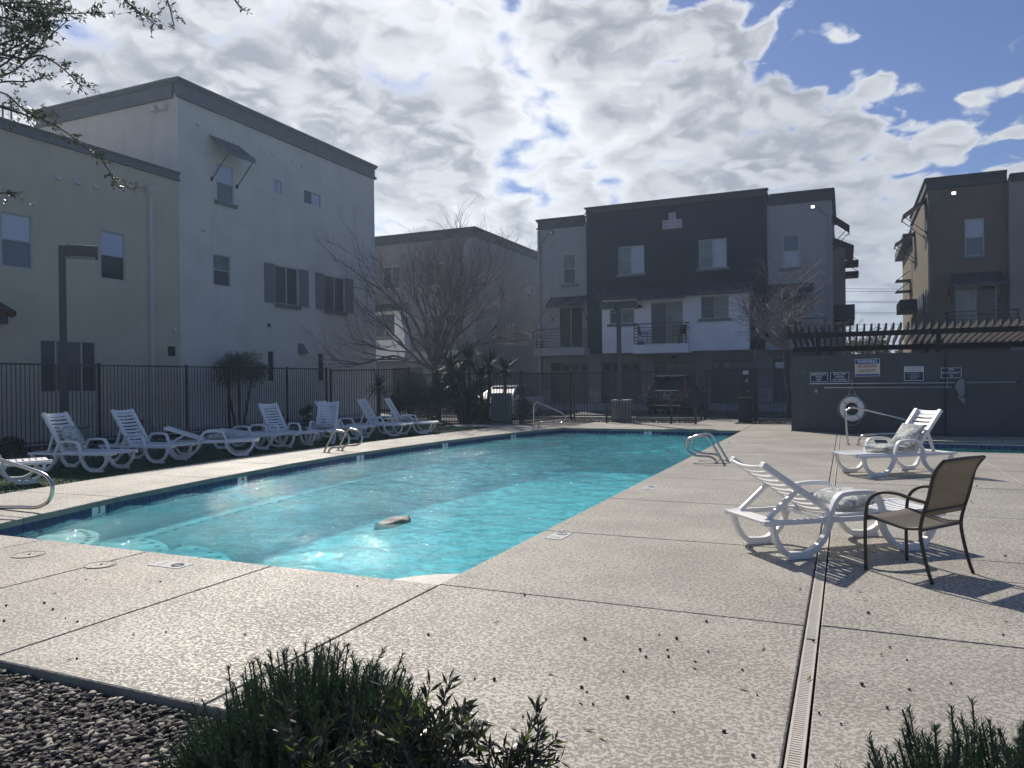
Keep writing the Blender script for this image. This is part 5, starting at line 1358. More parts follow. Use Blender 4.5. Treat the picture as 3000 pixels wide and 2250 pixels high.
# ------------------------------------------------------------------ deck small things
m_lidrim = pm('lid_rim', (.33, .31, .27), .8)
def deck_marker(px, py, ang, label, num):
    p = gnd(px, py); t = root('depth_marker', (p.x, p.y, 0.0), label, 'depth marker', 'white depth markers set in the deck', rz=math.radians(ang))
    m = MB(); m.box(-.17, .17, -.085, .085, .0018, .0045); m.build('plate', m_tilewhite, t, off=(0, 0, 0))
    o = text('lettering', num, .13, m_shutter, t, (0, 0, 0), (0, 0, 0), extrude=.0004); o.location = (-.09, 0, .0052)
    m = MB(); k = 20; pts = [(.08+.05*math.cos(2*PI*i/k), .05*math.sin(2*PI*i/k), .0062) for i in range(k+1)]; m.tube(pts, .0035, 4); m.tube([(.05, -.03, .0062), (.11, .03, .0062)], .0035, 4); m.build('no_diving_symbol', m_shutter, t, off=(0, 0, 0))
deck_marker(500, 1655, 0, 'white depth marker plate on the near deck edge', '3')
deck_marker(1638, 1570, 90, 'white depth marker plate nearest on the right pool edge', '3')
deck_marker(1905, 1430, 90, 'white depth marker plate halfway along the right pool edge', '4')
deck_marker(2135, 1298, 90, 'white depth marker plate far along the right pool edge by the grab rails', '5')
for px, py, s, lb in ((84, 1626, .13, 'round cream skimmer lid in the deck at the left picture edge'), (295, 1656, .12, 'round cream skimmer lid in the deck beside the depth plate')):
    p = gnd(px, py); t = root('skimmer_lid', (p.x, p.y, 0), lb, 'lid'); m = MB(); k = 28
    m.prism([(s*math.cos(2*PI*i/k), s*math.sin(2*PI*i/k)) for i in range(k)], .0015, .004); m.build('lid', m_deck, t, off=(0, 0, 0))
    m = MB(); m.tube([(s*math.cos(2*PI*i/k), s*math.sin(2*PI*i/k), .004) for i in range(k+1)], .0035, 4); m.tube([(0, 0, .004), (.014, 0, .004)], .01, 6); m.build('rim', m_lidrim, t, off=(0, 0, 0))
m_pod = pm('seed_pod', (.035, .026, .022), .8, bump=.5, bscale=80)
pods = [(1255, 1862), (1537, 1746), (1713, 1874), (1391, 1990), (1448, 1993), (1704, 2016), (1719, 2029), (1599, 2050), (1737, 2065), (1838, 2046), (1826, 1969), (1931, 1862), (1958, 1926), (1875, 1906), (1892, 1926), (1955, 1906), (1982, 1873), (2070, 1823), (2075, 1911), (1974, 2088), (1532, 2101), (2544, 1798), (2607, 1898), (2657, 1935), (2525, 2008), (2664, 2022), (2786, 2004), (2599, 2076), (2400, 2092), (2464, 2123), (2218, 2038), (2206, 2217), (2121, 2146), (2939, 1862), (2344, 1728), (2716, 1651), (2945, 1630), (2745, 1522), (2862, 1425), (2450, 1430), (2383, 1880), (252, 1700), (130, 1769), (155, 1787), (192, 1812), (227, 1823), (392, 1861), (486, 1853), (225, 1931), (470, 1706), (12, 1821), (18, 1776), (718, 1860), (1047, 1719), (2850, 1475), (2845, 1470)]
pod0 = None
for i, (px, py) in enumerate(pods):
    p = gnd(px, py)
    if pod0 is None:
        bm = bmesh.new(); bmesh.ops.create_icosphere(bm, subdivisions=2, radius=.011)
        for v in bm.verts: v.co += Vector((random.uniform(-1, 1), random.uniform(-1, 1), random.uniform(-1, 1)))*.002; v.co.z *= .85
        me = bpy.data.meshes.new('seed_pod'); bm.to_mesh(me); bm.free(); me.materials.append(m_pod)
        pod0 = bpy.data.objects.new('seed_pod', me); COL.objects.link(pod0); o = pod0; tag(o, 'small dark brown seed pod lying on the pale deck', 'seed pod', 'seed pods scattered over the deck')
    else: o = pod0.copy(); COL.objects.link(o)
    s = random.uniform(.45, .9); o.location = (p.x, p.y, .009*s); o.scale = (s, s*random.uniform(.8, 1.4), s); o.rotation_euler = (0, 0, random.uniform(0, 6))
m_dryleaf = pm('dry_leaf', (.28, .22, .13), .8)
for i, (px, py) in enumerate([(1612, 1976), (1700, 2060), (1763, 2165), (1725, 2142), (2173, 1961), (2176, 2020), (2581, 1920), (2370, 1990), (1454, 1825), (1505, 2136), (2035, 1937), (2032, 1957), (2236, 1904), (2520, 1735), (2536, 1762), (2945, 1820), (205, 1935), (160, 1740), (1880, 1461)]):
    p = gnd(px, py); m = MB(); L_ = random.uniform(.02, .035); m.add([(-L_, 0, .004), (0, -.008, .003), (L_, 0, .012), (0, .008, .007)], [(0, 1, 2), (0, 2, 3)])
    o = m.build('dry_leaf', m_dryleaf); o.location = (p.x, p.y, .001); o.rotation_euler = (0, 0, random.uniform(0, 6)); tag(o, 'tiny curled dry leaf lying on the pale deck', 'leaf', 'dry leaves scattered over the deck')

# ------------------------------------------------------------------ vehicles
def loft(m, secs):
    n = len(secs[0]); vs = [p for s in secs for p in s]
    m.add(vs, [(i*n+j, i*n+(j+1) % n, (i+1)*n+(j+1) % n, (i+1)*n+j) for i in range(len(secs)-1) for j in range(n)]+[tuple(range(n-1, -1, -1)), tuple((len(secs)-1)*n+j for j in range(n))])
def wheel(par, x, y, r, wd):
    k = 20; m = MB(); m.tube([(x, y-wd/2, r), (x, y+wd/2, r)], r, k); w_ = m.build('wheel', m_tyre, par, off=(0, 0, 0)); w_.name = 'wheel'
    sg = 1 if y > 0 else -1
    m = MB(); m.tube([(x, y+sg*wd/2, r), (x, y+sg*(wd/2+.01), r)], r*.62, k); m.build('rim', m_rim, w_, off=(0, 0, 0))
m_tyre = pm('tyre', (.02, .02, .02), .85); m_rim = pm('alloy', (.35, .35, .36), .35, metal=.8)
m_carblack = pm('black_car_paint', (.008, .009, .011), .18, coat=1.0); m_carwhite = pm('white_car_paint', (.66, .67, .68), .2, coat=1.0)
m_carglass = glass_mat('car_glass', (.008, .010, .013), .03); m_tail = pm('tail_lamp', (.30, .012, .02), .15, coat=1.0); m_chrome = pm('chrome', (.7, .7, .7), .1, metal=1.0)
m_carglass2 = glass_mat('windshield_glass', (.05, .07, .08), .03)
def body_sections(prof, W, low=True):
    """prof: list of (x, z_bottom, z_top, half width)"""
    secs = []
    for x, zb, zt, hw in prof:
        secs.append([(x, -hw*.94, zb), (x, -hw, zb+.12), (x, -hw, (zb+zt)/2), (x, -hw*.97, zt-.05), (x, -hw*.90, zt), (x, hw*.90, zt), (x, hw*.97, zt-.05), (x, hw, (zb+zt)/2), (x, hw, zb+.12), (x, hw*.94, zb)])
    return secs
def suv(loc, rz):
    t = root('parked_car', loc, 'black SUV parked rear towards the pool, behind the far fence', 'car', rz=rz)
    m = MB(); loft(m, body_sections([(0, .42, .98, .80), (.06, .30, 1.03, .88), (.5, .24, 1.06, .92), (1.6, .24, 1.04, .93), (2.9, .24, 1.02, .92), (3.6, .26, .98, .91), (4.3, .30, .90, .84), (4.5, .40, .78, .74)], 1)); m.build('body', m_carblack, t, off=(0, 0, 0), bevel=.03)
    m = MB(); secs = []
    for x, z, hw in ((.10, 1.02, .82), (.30, 1.45, .70), (.42, 1.62, .62), (1.2, 1.68, .60), (2.3, 1.62, .60), (3.15, 1.10, .78)):
        secs.append([(x, -hw, z-.015 if z > 1.3 else z-.03), (x, -hw*.88, z+.0), (x, hw*.88, z), (x, hw, z-.015 if z > 1.3 else z-.03)])
    # greenhouse: side, rear and front glass from the belt to the roof
    B = [(.10, .84), (1.2, .87), (2.3, .87), (3.15, .80)]; Tz = [(.42, .62, 1.62), (1.2, .62, 1.67), (2.3, .61, 1.63), (2.45, .60, 1.60)]
    vs = []
    for (x, y), (xt, yt, zt) in zip(B, Tz): vs += [(x, -y, 1.02), (x, y, 1.02), (xt, yt, zt), (xt, -yt, zt)]
    m.add(vs, [(4*i+a, 4*(i+1)+a, 4*(i+1)+(a+1) % 4, 4*i+(a+1) % 4) for i in range(3) for a in range(4)]+[(0, 1, 2, 3), (12, 15, 14, 13)]); m.build('greenhouse', m_carglass, t, off=(0, 0, 0))
    m = MB(); secs = [[(x, -y, z), (x, y, z), (x, y-.04, z+.05), (x, -y+.04, z+.05)] for x, y, z in ((.28, .62, 1.60), (.6, .65, 1.645), (1.2, .65, 1.665), (2.3, .63, 1.63), (2.5, .60, 1.60))]
    loft(m, secs); m.build('roof', m_carblack, t, off=(0, 0, 0), bevel=.012)
    m = MB(); m.box(.20, .34, -.56, .56, 1.585, 1.625); m.build('spoiler', m_carblack, t, off=(0, 0, 0), bevel=.01)
    for sg in (-1, 1):
        m = MB(); a, b = sorted((sg*.60, sg*.66)); 
        vs = [(.38, sg*.565, 1.56), (.40, sg*.66, 1.55), (.09, sg*.86, 1.05), (.03, sg*.76, 1.05)]
        vs2 = [(x+.06, y, z) for x, y, z in vs]; m.add(vs+vs2, [(0, 1, 2, 3), (7, 6, 5, 4), (0, 4, 5, 1), (1, 5, 6, 2), (2, 6, 7, 3), (3, 7, 4, 0)])
        a, b = sorted((sg*.56, sg*.89)); m.box(-.012, .10, a, b, .94, 1.04); m.build('tail_light', m_tail, t, off=(0, 0, 0), bevel=.01)
        m = MB(); a, b = sorted((sg*.93, sg*1.10)); m.box(2.75, 2.87, a, b, 1.0, 1.16); m.build('mirror', m_carblack, t, off=(0, 0, 0), bevel=.03)
        m = MB(); 
        for x in (.5, 1.25, 2.15): m.hexa([(x, sg*.872, 1.02), (x+.09, sg*.874, 1.02), (x+.09, sg*.86, 1.02), (x, sg*.86, 1.02), (x+.02, sg*.655, 1.60), (x+.08, sg*.655, 1.60), (x+.08, sg*.62, 1.60), (x+.02, sg*.62, 1.60)])
        m.build('pillar', m_carblack, t, off=(0, 0, 0))
    m = MB(); m.box(-.014, -.001, -.5, .5, 1.035, 1.06); m.build('chrome_trim', m_chrome, t, off=(0, 0, 0))
    m = MB(); m.tube([(-.02, -.04, .99), (-.02, .04, .99)], .03, 8); m.build('badge', m_chrome, t, off=(0, 0, 0))
    m = MB(); m.box(-.018, -.002, -.17, .17, .70, .86); pl = m.build('number_plate', pm('plate', (.40, .44, .52), .5), t, off=(0, 0, 0)); 
    for yy in (-.09, .01, .09):
        m = MB(); m.box(-.021, -.0185, yy-.03, yy+.03, .74, .82); m.build('plate_character', m_shutter, pl, off=(0, 0, 0))
    m = MB(); m.box(-.05, .05, -.80, .80, .40, .62); m.build('bumper', m_tyre, t, off=(0, 0, 0), bevel=.03); m = MB(); m.box(-.055, -.049, -.55, .55, .42, .45); m.build('bumper_trim', m_chrome, t, off=(0, 0, 0))
    for x in (.85, 3.5):
        for y in (-.80, .80): wheel(t, x, y, .35, .22)
suv((-6.85, 31.3, 0.0), PI/2)
def sedan(loc, rz):
    t = root('parked_car', loc, 'white sedan with bright windshield seen through the fence beside the spiky plants', 'car', rz=rz)
    m = MB(); loft(m, body_sections([(0, .36, .72, .70), (.08, .26, .80, .80), (.9, .22, .92, .88), (1.5, .22, .96, .90), (3.2, .22, .98, .90), (4.2, .26, .96, .86), (4.5, .38, .88, .76)], 1)); m.build('body', m_carwhite, t, off=(0, 0, 0), bevel=.03)
    B = [(1.15, .80), (1.9, .84), (3.2, .84), (3.95, .74)]; Tz = [(2.02, .56, 1.38), (2.3, .58, 1.43), (2.9, .58, 1.43), (3.3, .54, 1.36)]; vs = []
    for (x, y), (xt, yt, zt) in zip(B, Tz): vs += [(x, -y, .93), (x, y, .93), (xt, yt, zt), (xt, -yt, zt)]
    m = MB(); m.add(vs, [(4*i+a, 4*(i+1)+a, 4*(i+1)+(a+1) % 4, 4*i+(a+1) % 4) for i in range(3) for a in range(4)]+[(0, 1, 2, 3), (12, 15, 14, 13)]); m.build('greenhouse', m_carglass2, t, off=(0, 0, 0))
    m = MB(); loft(m, [[(x, -y, z), (x, y, z), (x, y-.05, z+.04), (x, -y+.05, z+.04)] for x, y, z in ((1.95, .57, 1.37), (2.3, .60, 1.425), (2.9, .60, 1.425), (3.4, .55, 1.33))]); m.build('roof', m_carwhite, t, off=(0, 0, 0), bevel=.01)
    for sg in (-1, 1):
        m = MB(); m.hexa([(1.12, sg*.80, .93), (1.22, sg*.84, .93), (1.22, sg*.80, .93), (1.12, sg*.76, .93), (1.98, sg*.575, 1.37), (2.06, sg*.60, 1.37), (2.06, sg*.56, 1.37), (1.98, sg*.535, 1.37)]); m.build('pillar', m_carwhite, t, off=(0, 0, 0))
        m = MB(); a, b = sorted((sg*.48, sg*.76)); m.box(-.012, .12, a, b, .60, .72); m.build('headlight', m_chrome, t, off=(0, 0, 0), bevel=.02)
        m = MB(); a, b = sorted((sg*.86, sg*1.02)); m.box(1.5, 1.6, a, b, .92, 1.04); m.build('mirror', m_carwhite, t, off=(0, 0, 0), bevel=.02)
    for x in (.85, 3.5):
        for y in (-.78, .78): wheel(t, x, y, .31, .2)
sd_c = at(1406, 1205, 30.2)
sedan((sd_c.x, sd_c.y, -.12), math.radians(86))

# ------------------------------------------------------------------ plants
def blades(n, fn_pos, fn_dir, length, width, curl=.3, seg=2, seed=1):
    """n leaf blades as quads; returns V, F(4), tone"""
    pass
def leaf_batch(P0, Dr, L, Wd, r, up=None, fold=0.0, seg=1):
    """vectorised lance leaves: P0 base, Dr unit direction, L length, Wd half width; rhombus of two triangles as a quad (seg=1) or bent strip (seg=2)"""
    n = len(P0); up = r.normal(0, 1, (n, 3)) if up is None else up
    S_ = np.cross(Dr, up); S_ /= np.linalg.norm(S_, axis=1, keepdims=True)+1e-9
    mid = P0+Dr*(L*.45)[:, None]; tip_ = P0+Dr*L[:, None]
    if seg == 1:
        V = np.stack([P0, mid+S_*Wd[:, None], tip_, mid-S_*Wd[:, None]], 1); return V.reshape(-1, 3), np.arange(4*n).reshape(-1, 4)
    return None
def rosemary(name, centre, radii, n, hgt, label, seed, lean=(0, 0), loc=None, tipz=None):
    r = np.random.default_rng(seed); t = root(name, (centre[0], centre[1], 0), label, 'shrub')
    allP, allD, allL, allW, tones = [], [], [], [], []
    stem = MB()
    for i in range(n):
        a = r.uniform(0, 2*PI); q = math.sqrt(r.uniform(0, 1)); bx = centre[0]+radii[0]*q*math.cos(a)*.8; by = centre[1]+radii[1]*q*math.sin(a)*.8
        hh = hgt*(1-.50*q**2)*r.uniform(.72, 1.06)
        d = np.array([math.cos(a)*q*.75*radii[0]/max(radii)+lean[0]+r.normal(0, .16), math.sin(a)*q*.75*radii[1]/max(radii)+lean[1]+r.normal(0, .16), 1.0]); d /= np.linalg.norm(d)
        L = hh; k = 7; pts = [np.array([bx, by, -.03])]
        dd = d.copy()
        for s in range(k):
            dd = dd+np.array([r.normal(0, .10), r.normal(0, .10), .12]); dd /= np.linalg.norm(dd); pts.append(pts[-1]+dd*L/k)
        pts = np.array(pts); stem.tube([tuple(p) for p in pts], [.004]*4+[.003]*4, 3, cap=False)
        m_ = int(L/.0042); s = r.uniform(.25, 1, m_)**.8*k; s = np.minimum(s, k-1e-3); i0 = s.astype(int); f = (s-i0)[:, None]
        P_ = pts[i0]*(1-f)+pts[i0+1]*f; T = pts[i0+1]-pts[i0]; T /= np.linalg.norm(T, axis=1, keepdims=True)
        u = r.normal(0, 1, (m_, 3)); u -= T*(u*T).sum(1, keepdims=True); u /= np.linalg.norm(u, axis=1, keepdims=True)
        el = r.uniform(.55, 1.2, m_)[:, None]; endf = (s/k)[:, None]
        dr_ = T*(.55+.5*endf**2)+u*el*.95; dr_ /= np.linalg.norm(dr_, axis=1, keepdims=True)
        allP.append(P_); allD.append(dr_); allL.append(r.uniform(.028, .046, m_)*(1-.35*endf[:, 0]**3)); allW.append(np.full(m_, .0015)); tones.append(np.clip(r.normal(.35, .2, m_)+.25*endf[:, 0], 0, 1))
    P_, D_, L_, W_ = map(np.concatenate, (allP, allD, allL, allW)); V, Fq = leaf_batch(P_, D_, L_, W_, r)
    o = np_obj('foliage', V, Fq, m_rosemary, t, attr=np.concatenate(tones)); o['kind'] = 'stuff'
    stem.build('stems', m_bark, t)
    return t
rosemary('rosemary_bush', (-1.79, 2.20), (.40, .40), 700, .56, 'large dark rosemary bush at the bottom of the picture', 21)
rosemary('rosemary_bush', (-1.97, 2.02), (.24, .26), 260, .36, 'lower sprawling rosemary at the left foot of the large bush', 24, lean=(-.25, 0))
rosemary('rosemary_bush', (.46, 2.40), (.44, .30), 620, .61, 'rosemary bush in the bottom right corner', 22)
def leafy(name, stems, label, seed, leafL, leafW, mats, per=.018, cat='plant'):
    r = np.random.default_rng(seed); b0 = stems[0][0]; t = root(name, (b0[0], b0[1], 0), label, cat); st = MB(); A = [[], [], [], [], []]
    for pts in stems:
        sp = smoothpath([Vector(p) for p in pts], 6); st.tube(sp, [.005*(1-.6*i/len(sp)) for i in range(len(sp))], 5); q = np.array([tuple(p) for p in sp]); n = len(q); L = np.linalg.norm(np.diff(q, axis=0), axis=1).sum(); m_ = max(6, int(L/per))
        s = np.linspace(.15, 1, m_)*(n-1.001); i0 = s.astype(int); f = (s-i0)[:, None]; P_ = q[i0]*(1-f)+q[i0+1]*f; T = q[i0+1]-q[i0]; T /= np.linalg.norm(T, axis=1, keepdims=True)
        for k in range(2):
            u = r.normal(0, 1, (m_, 3)); u -= T*(u*T).sum(1, keepdims=True); u /= np.linalg.norm(u, axis=1, keepdims=True)
            d = T*r.uniform(.4, 1.1, (m_, 1))+u*r.uniform(.5, 1.0, (m_, 1)); d /= np.linalg.norm(d, axis=1, keepdims=True)
            A[0].append(P_); A[1].append(d); A[2].append(r.uniform(.6, 1.15, m_)*leafL); A[3].append(r.uniform(.7, 1.2, m_)*leafW); A[4].append(r.random(m_))
    P_, D_, L_, W_, T_ = map(np.concatenate, A); V, Fq = leaf_batch(P_, D_, L_, W_, r)
    g = r.random(len(P_)) < .12
    o = np_obj('foliage', V, Fq[~g], mats[0], t, attr=T_[~g]); o['kind'] = 'stuff'
    if len(mats) > 1:
        o = np_obj('young_leaves', V, Fq[g], mats[1], t, attr=T_[g]); o['kind'] = 'stuff'
    st.build('stems', m_bark, t)
def pstem(px0, py0, px1, py1, d0, d1, bend=.06):
    a, b = at(px0, py0, d0), at(px1, py1, d1); mid = (a+b)/2+Vector((random.uniform(-bend, bend), random.uniform(-bend, bend), .02)); return [a, mid, b]
random.seed(5)
st = []
base_px = [(1000, 2330), (1100, 2330), (1200, 2330), (1280, 2320), (900, 2330)]
for i in range(46):
    bx, by = random.choice(base_px); tx = bx+random.uniform(-230, 230); ty = random.uniform(2030, 2200)+abs(tx-1100)*.12
    st.append(pstem(bx, by, tx, ty, random.uniform(2.3, 2.6), random.uniform(2.15, 2.75)))
for tx, ty in ((1318, 1995), (1300, 2040), (1350, 2110), (1260, 2010), (1250, 2060), (1120, 2000), (1140, 2010), (1180, 2030), (960, 2100), (1010, 2060)): st.append(pstem(1180, 2330, tx, ty, 2.4, 2.55))
leafy('purple_leaved_shrub', st, 'dark purple leaved shrub growing into the right side of the big rosemary', 31, .062, .0068, [m_ruellia, m_ruelliag], .020)
st = []
for tx, ty in ((1570, 2065), (1560, 2110), (1630, 2165), (1590, 2150), (1640, 2230), (1500, 2190), (1540, 2180), (1470, 2190), (1600, 2220), (1425, 2175), (1390, 2210), (1450, 2230), (1520, 2230), (1560, 2200)):
    st.append(pstem(1500+random.uniform(-60, 60), 2340, tx, ty, 2.5, 2.6, .03))
leafy('purple_leaved_shrub', st, 'small upright purple leaved shoot at the bottom, right of the rosemary', 32, .055, .0060, [m_ruellia, m_ruelliag], .013)

def branches(m, p, d, L, r, depth, rr, spread=.55, kids=3, taper=.62, twigs=None, up=.12, seglen=4, minr=.004, k=5):
    pts = [p]; dd = d.copy()
    for s in range(seglen):
        dd = (dd+Vector((rr.gauss(0, .13), rr.gauss(0, .13), rr.gauss(0, .08)+up*.25))).normalized(); pts.append(pts[-1]+dd*L/seglen)
    m.tube(pts, [max(minr, r*(1-.38*i/seglen)) for i in range(seglen+1)], max(3, k), cap=False)
    if depth <= 0:
        if twigs is not None: twigs.append((pts[-1], dd))
        return
    for i in range(kids):
        if i and depth < 4 and rr.random() < .2: continue
        s = rr.uniform(.35, 1.0) if i else 1.0; idx = min(seglen, max(1, int(round(s*seglen))))
        a = Vector((rr.gauss(0, 1), rr.gauss(0, 1), rr.gauss(0, .8))); a = (a-dd*a.dot(dd)).normalized()
        nd = (dd+a*rr.uniform(.6, 1.3)*spread+Vector((0, 0, up))).normalized()
        branches(m, pts[idx], nd, L*rr.uniform(.6, .85), r*taper*(.9 if i else 1.0), depth-1, rr, spread, kids, taper, twigs, up, max(2, seglen-1), minr, k-1)
def bare_tree(name, base, trunk_h, trunk_r, limbs, label, seed, spread=.6, depth=4, kids=3, up=.1, L0=1.0, minr=.006, fork=None):
    rr = random.Random(seed); t = root(name, base, label, 'tree'); m = MB(); b = Vector(base); top = b+Vector((fork[0] if fork else 0, fork[1] if fork else 0, trunk_h))
    m.tube([b-Vector((0, 0, .1)), b+(top-b)*.35+Vector((.03, 0, 0)), b+(top-b)*.7-Vector((.03, 0, 0)), top], [trunk_r*1.25, trunk_r, trunk_r*.9, trunk_r*.8], 9)
    m.build('trunk', m_bark, t); c = MB()
    for (dx, dy, dz, L) in limbs:
        branches(c, top-Vector((0, 0, rr.uniform(0, .3))), Vector((dx, dy, dz)).normalized(), L, trunk_r*.50, depth, rr, spread, kids, .60, None, up, 5, minr, 6)
    o = c.build('crown', m_twig, t); return t
def limb_set(n, flat, L, seed, updir=1.0):
    rr = random.Random(seed); out = []
    for i in range(n):
        a = 2*PI*i/n+rr.uniform(-.3, .3); out.append((math.cos(a)*flat, math.sin(a)*flat, updir*rr.uniform(.6, 1.3), L*rr.uniform(.8, 1.15)))
    return out
bare_tree('bare_tree', (-15.2, 26.6, -.05), 2.15, .17, limb_set(8, .85, 2.1, 3, 1.3)+[(-1, .1, .75, 2.3), (-1, -.3, .45, 2.1), (1, .2, .8, 2.3), (1, -.2, .42, 2.2), (0, 0, 1, 2.2), (.3, 0, 1, 2.1), (-.35, .2, 1, 2.2)],
          'wide leafless tree in front of the middle grey buildings', 14, spread=.55, depth=5, kids=3, up=.12, minr=.0046)
bare_tree('bare_tree', (-1.93, 29.3, -.05), 2.75, .085, limb_set(8, .9, 1.15, 8, 1.2)+[(0, 0, 1, 1.5), (-1, 0, .45, 1.25), (1, 0, .7, 1.25), (.2, .1, 1, 1.4)],
          'smaller leafless tree growing behind the left end of the block wall', 9, spread=.70, depth=4, kids=3, up=.08, minr=.007, fork=(-.12, 0))

def clump(name, t, centre, radii, n, leaf, wd, mat, seed, sub=10, tone_up=True, outward=.6):
    """foliage: leaf blades gathered in uneven clumps through a volume"""
    r = np.random.default_rng(seed); cs = r.normal(0, 1, (sub, 3)); cs /= np.linalg.norm(cs, axis=1, keepdims=True); cs *= (r.random((sub, 1))**.45); cs = cs*np.array(radii)*.78+np.array(centre)
    sz = r.uniform(.22, .42, sub); k = r.integers(0, sub, n); d = r.normal(0, 1, (n, 3)); d /= np.linalg.norm(d, axis=1, keepdims=True)
    P_ = cs[k]+d*(r.random(n)**.4)[:, None]*sz[k][:, None]*np.array(radii)
    dr_ = d*outward+r.normal(0, .5, (n, 3))+np.array([0, 0, .2]); dr_ /= np.linalg.norm(dr_, axis=1, keepdims=True)
    V, Fq = leaf_batch(P_, dr_, r.uniform(.6, 1.3, n)*leaf, r.uniform(.7, 1.2, n)*wd, r)
    o = np_obj(name, V, Fq, mat, t, attr=np.clip(r.normal(.4, .25, n), 0, 1)); o['kind'] = 'stuff'; return o
def bush(name, c, radii, n, leaf, wd, mat, label, seed, cat='shrub', stems=True, sub=14):
    t = root(name, (c[0], c[1], 0), label, cat); clump('foliage', t, c, radii, n, leaf, wd, mat, seed, sub)
    m = MB(); rr = random.Random(seed)
    for i in range(5): m.tube([(c[0]+rr.uniform(-.1, .1), c[1]+rr.uniform(-.1, .1), -.06), (c[0]+rr.uniform(-.5, .5)*radii[0], c[1]+rr.uniform(-.5, .5)*radii[1], c[2])], .02, 4)
    m.build('stems', m_bark, t); return t
# small green tree behind the left fence
t = root('olive_tree', (-19.2, 19.95, 0), 'small green multi stemmed tree behind the left fence', 'tree')
q = onx(700, 1100, -19.2)
m = MB()
for dx, dy in ((0, 0), (-.1, -.35), (.1, .35)):
    m.tube([(-19.2+dx*.2, q.y+dy*.4, -.05), (-19.2+dx*.6, q.y+dy*1.1, 1.1), (-19.2+dx, q.y+dy*1.8, 2.1)], [.05, .04, .02], 6)
m.build('trunk', m_bark, t)
clump('crown', t, (-19.2, q.y+.05, 2.12), (.75, 1.42, .78), 7500, .085, .012, m_bushg, 41, 20)
# low shrubs outside and inside the left fence
for i, (px, py, rx, rz_, lab) in enumerate(((395, 1240, .30, .26, 'small shrub outside the fence behind the second upright lounger'), (815, 1205, .35, .25, 'low round shrub outside the fence near the green tree'), (905, 1210, .50, .28, 'wide low shrub outside the fence left of the far corner'))):
    p = onx(px, py, -19.0); bush('low_shrub', (-19.1, p.y, rz_+.1), (.35, rx, rz_), 900, .09, .012, m_bushd, lab, 50+i, sub=8)
p = gnd(30, 1345); bush('low_shrub', (p.x-.6, p.y+.2, .20), (.6, .6, .26), 2200, .07, .012, m_bushd, 'dark low shrub in the gravel at the left picture edge', 57, sub=12)
# shrubs and palms in the far left corner
bush('dark_shrub', (-14.7, 25.2, .95), (1.15, .7, 1.05), 9500, .11, .012, m_bushd, 'dense dark shrub between the last loungers and the spiky plants', 61, sub=20)
bush('dark_shrub', (-15.9, 25.6, .9), (.9, .6, 1.0), 6500, .12, .012, m_bushd, 'dark shrub behind the last upright loungers', 62, sub=16)
bush('clipped_hedge', (-11.2, 26.2, .48), (.52, .45, .42), 5000, .05, .011, m_bushd, 'rounded dark green clipped bush right of the utility cabinet', 63, sub=26)
bush('dark_shrub', (-12.5, 25.3, .45), (.60, .45, .55), 3600, .12, .010, m_yucca, 'low spiky shrub left of the utility cabinet', 64, sub=8)
def frond_plant(name, base, heads, label, seed, L=.75, n=70, mat=m_yucca, droop=.25, trunk=True, wd=.022, fr=False):
    r = np.random.default_rng(seed); t = root(name, (base[0], base[1], 0), label, 'palm' if fr else 'yucca'); m = MB()
    for h in heads: m.tube([(base[0]+(h[0]-base[0])*.3, base[1]+(h[1]-base[1])*.3, -.06), (h[0], h[1], h[2]*.6), (h[0], h[1], h[2])], [.09, .07, .06], 7)
    m.build('trunk', m_bark, t); Vs, Fs, Ts = [], [], []; c = 0
    for h in heads:
        for i in range(n):
            a = r.uniform(0, 2*PI); e = math.asin(r.uniform(-.75, 1)); d = np.array([math.cos(a)*math.cos(e), math.sin(a)*math.cos(e), math.sin(e)]); l = L*r.uniform(.75, 1.15); s = np.cross(d, [0, 0, 1.0]); s /= np.linalg.norm(s)+1e-6; p = np.array(h)+d*.04
            pts = []; dd = d.copy()
            for q_ in range(4):
                wv = wd*(1, 1.15, .7, .06)[q_]; pts += [p+s*wv, p-s*wv]; p = p+dd*l/3; dd = dd+np.array([0, 0, -droop*(1-abs(dd[2]))]); dd /= np.linalg.norm(dd)
            Vs += pts; Fs += [(c+2*q_, c+2*q_+1, c+2*q_+3, c+2*q_+2) for q_ in range(3)]; Ts += [r.random()]*3; c += 8
    np_obj('leaves', np.array(Vs), np.array(Fs), mat, t, attr=Ts)['kind'] = 'stuff'; return t
frond_plant('spiky_yucca', (-13.35, 25.6), [(-13.9, 25.6, 2.05), (-13.2, 25.7, 2.35), (-13.5, 25.4, 1.5), (-13.8, 25.5, 1.1)], 'tallest cluster of spiky yucca heads under the bare tree', 71, L=.85, n=150)
frond_plant('spiky_yucca', (-12.55, 25.7), [(-12.35, 25.7, 2.15), (-12.6, 25.5, 1.6)], 'yucca left of the farthest right spiky head', 72, L=.78, n=140)
frond_plant('spiky_yucca', (-12.0, 25.8), [(-11.75, 25.8, 1.95)], 'rightmost single yucca head leaning toward the white car', 73, L=.66, n=130)
frond_plant('spiky_yucca', (-13.1, 25.2), [(-13.1, 25.25, .75), (-12.8, 25.3, 1.0), (-13.6, 25.3, .8)], 'low dense yucca clump at the foot of the tall ones', 76, L=.75, n=190, droop=.5)
frond_plant('small_palm', (-16.9, 25.0), [(-16.85, 25.0, 1.35)], 'small palm behind the fence left of the dark shrub', 74, L=.85, n=46, droop=.75, wd=.03, fr=True)
frond_plant('small_palm', (-15.9, 25.0), [(-15.9, 24.9, 1.0)], 'short palm beside the last upright loungers', 75, L=.8, n=50, droop=.8, wd=.03, fr=True)
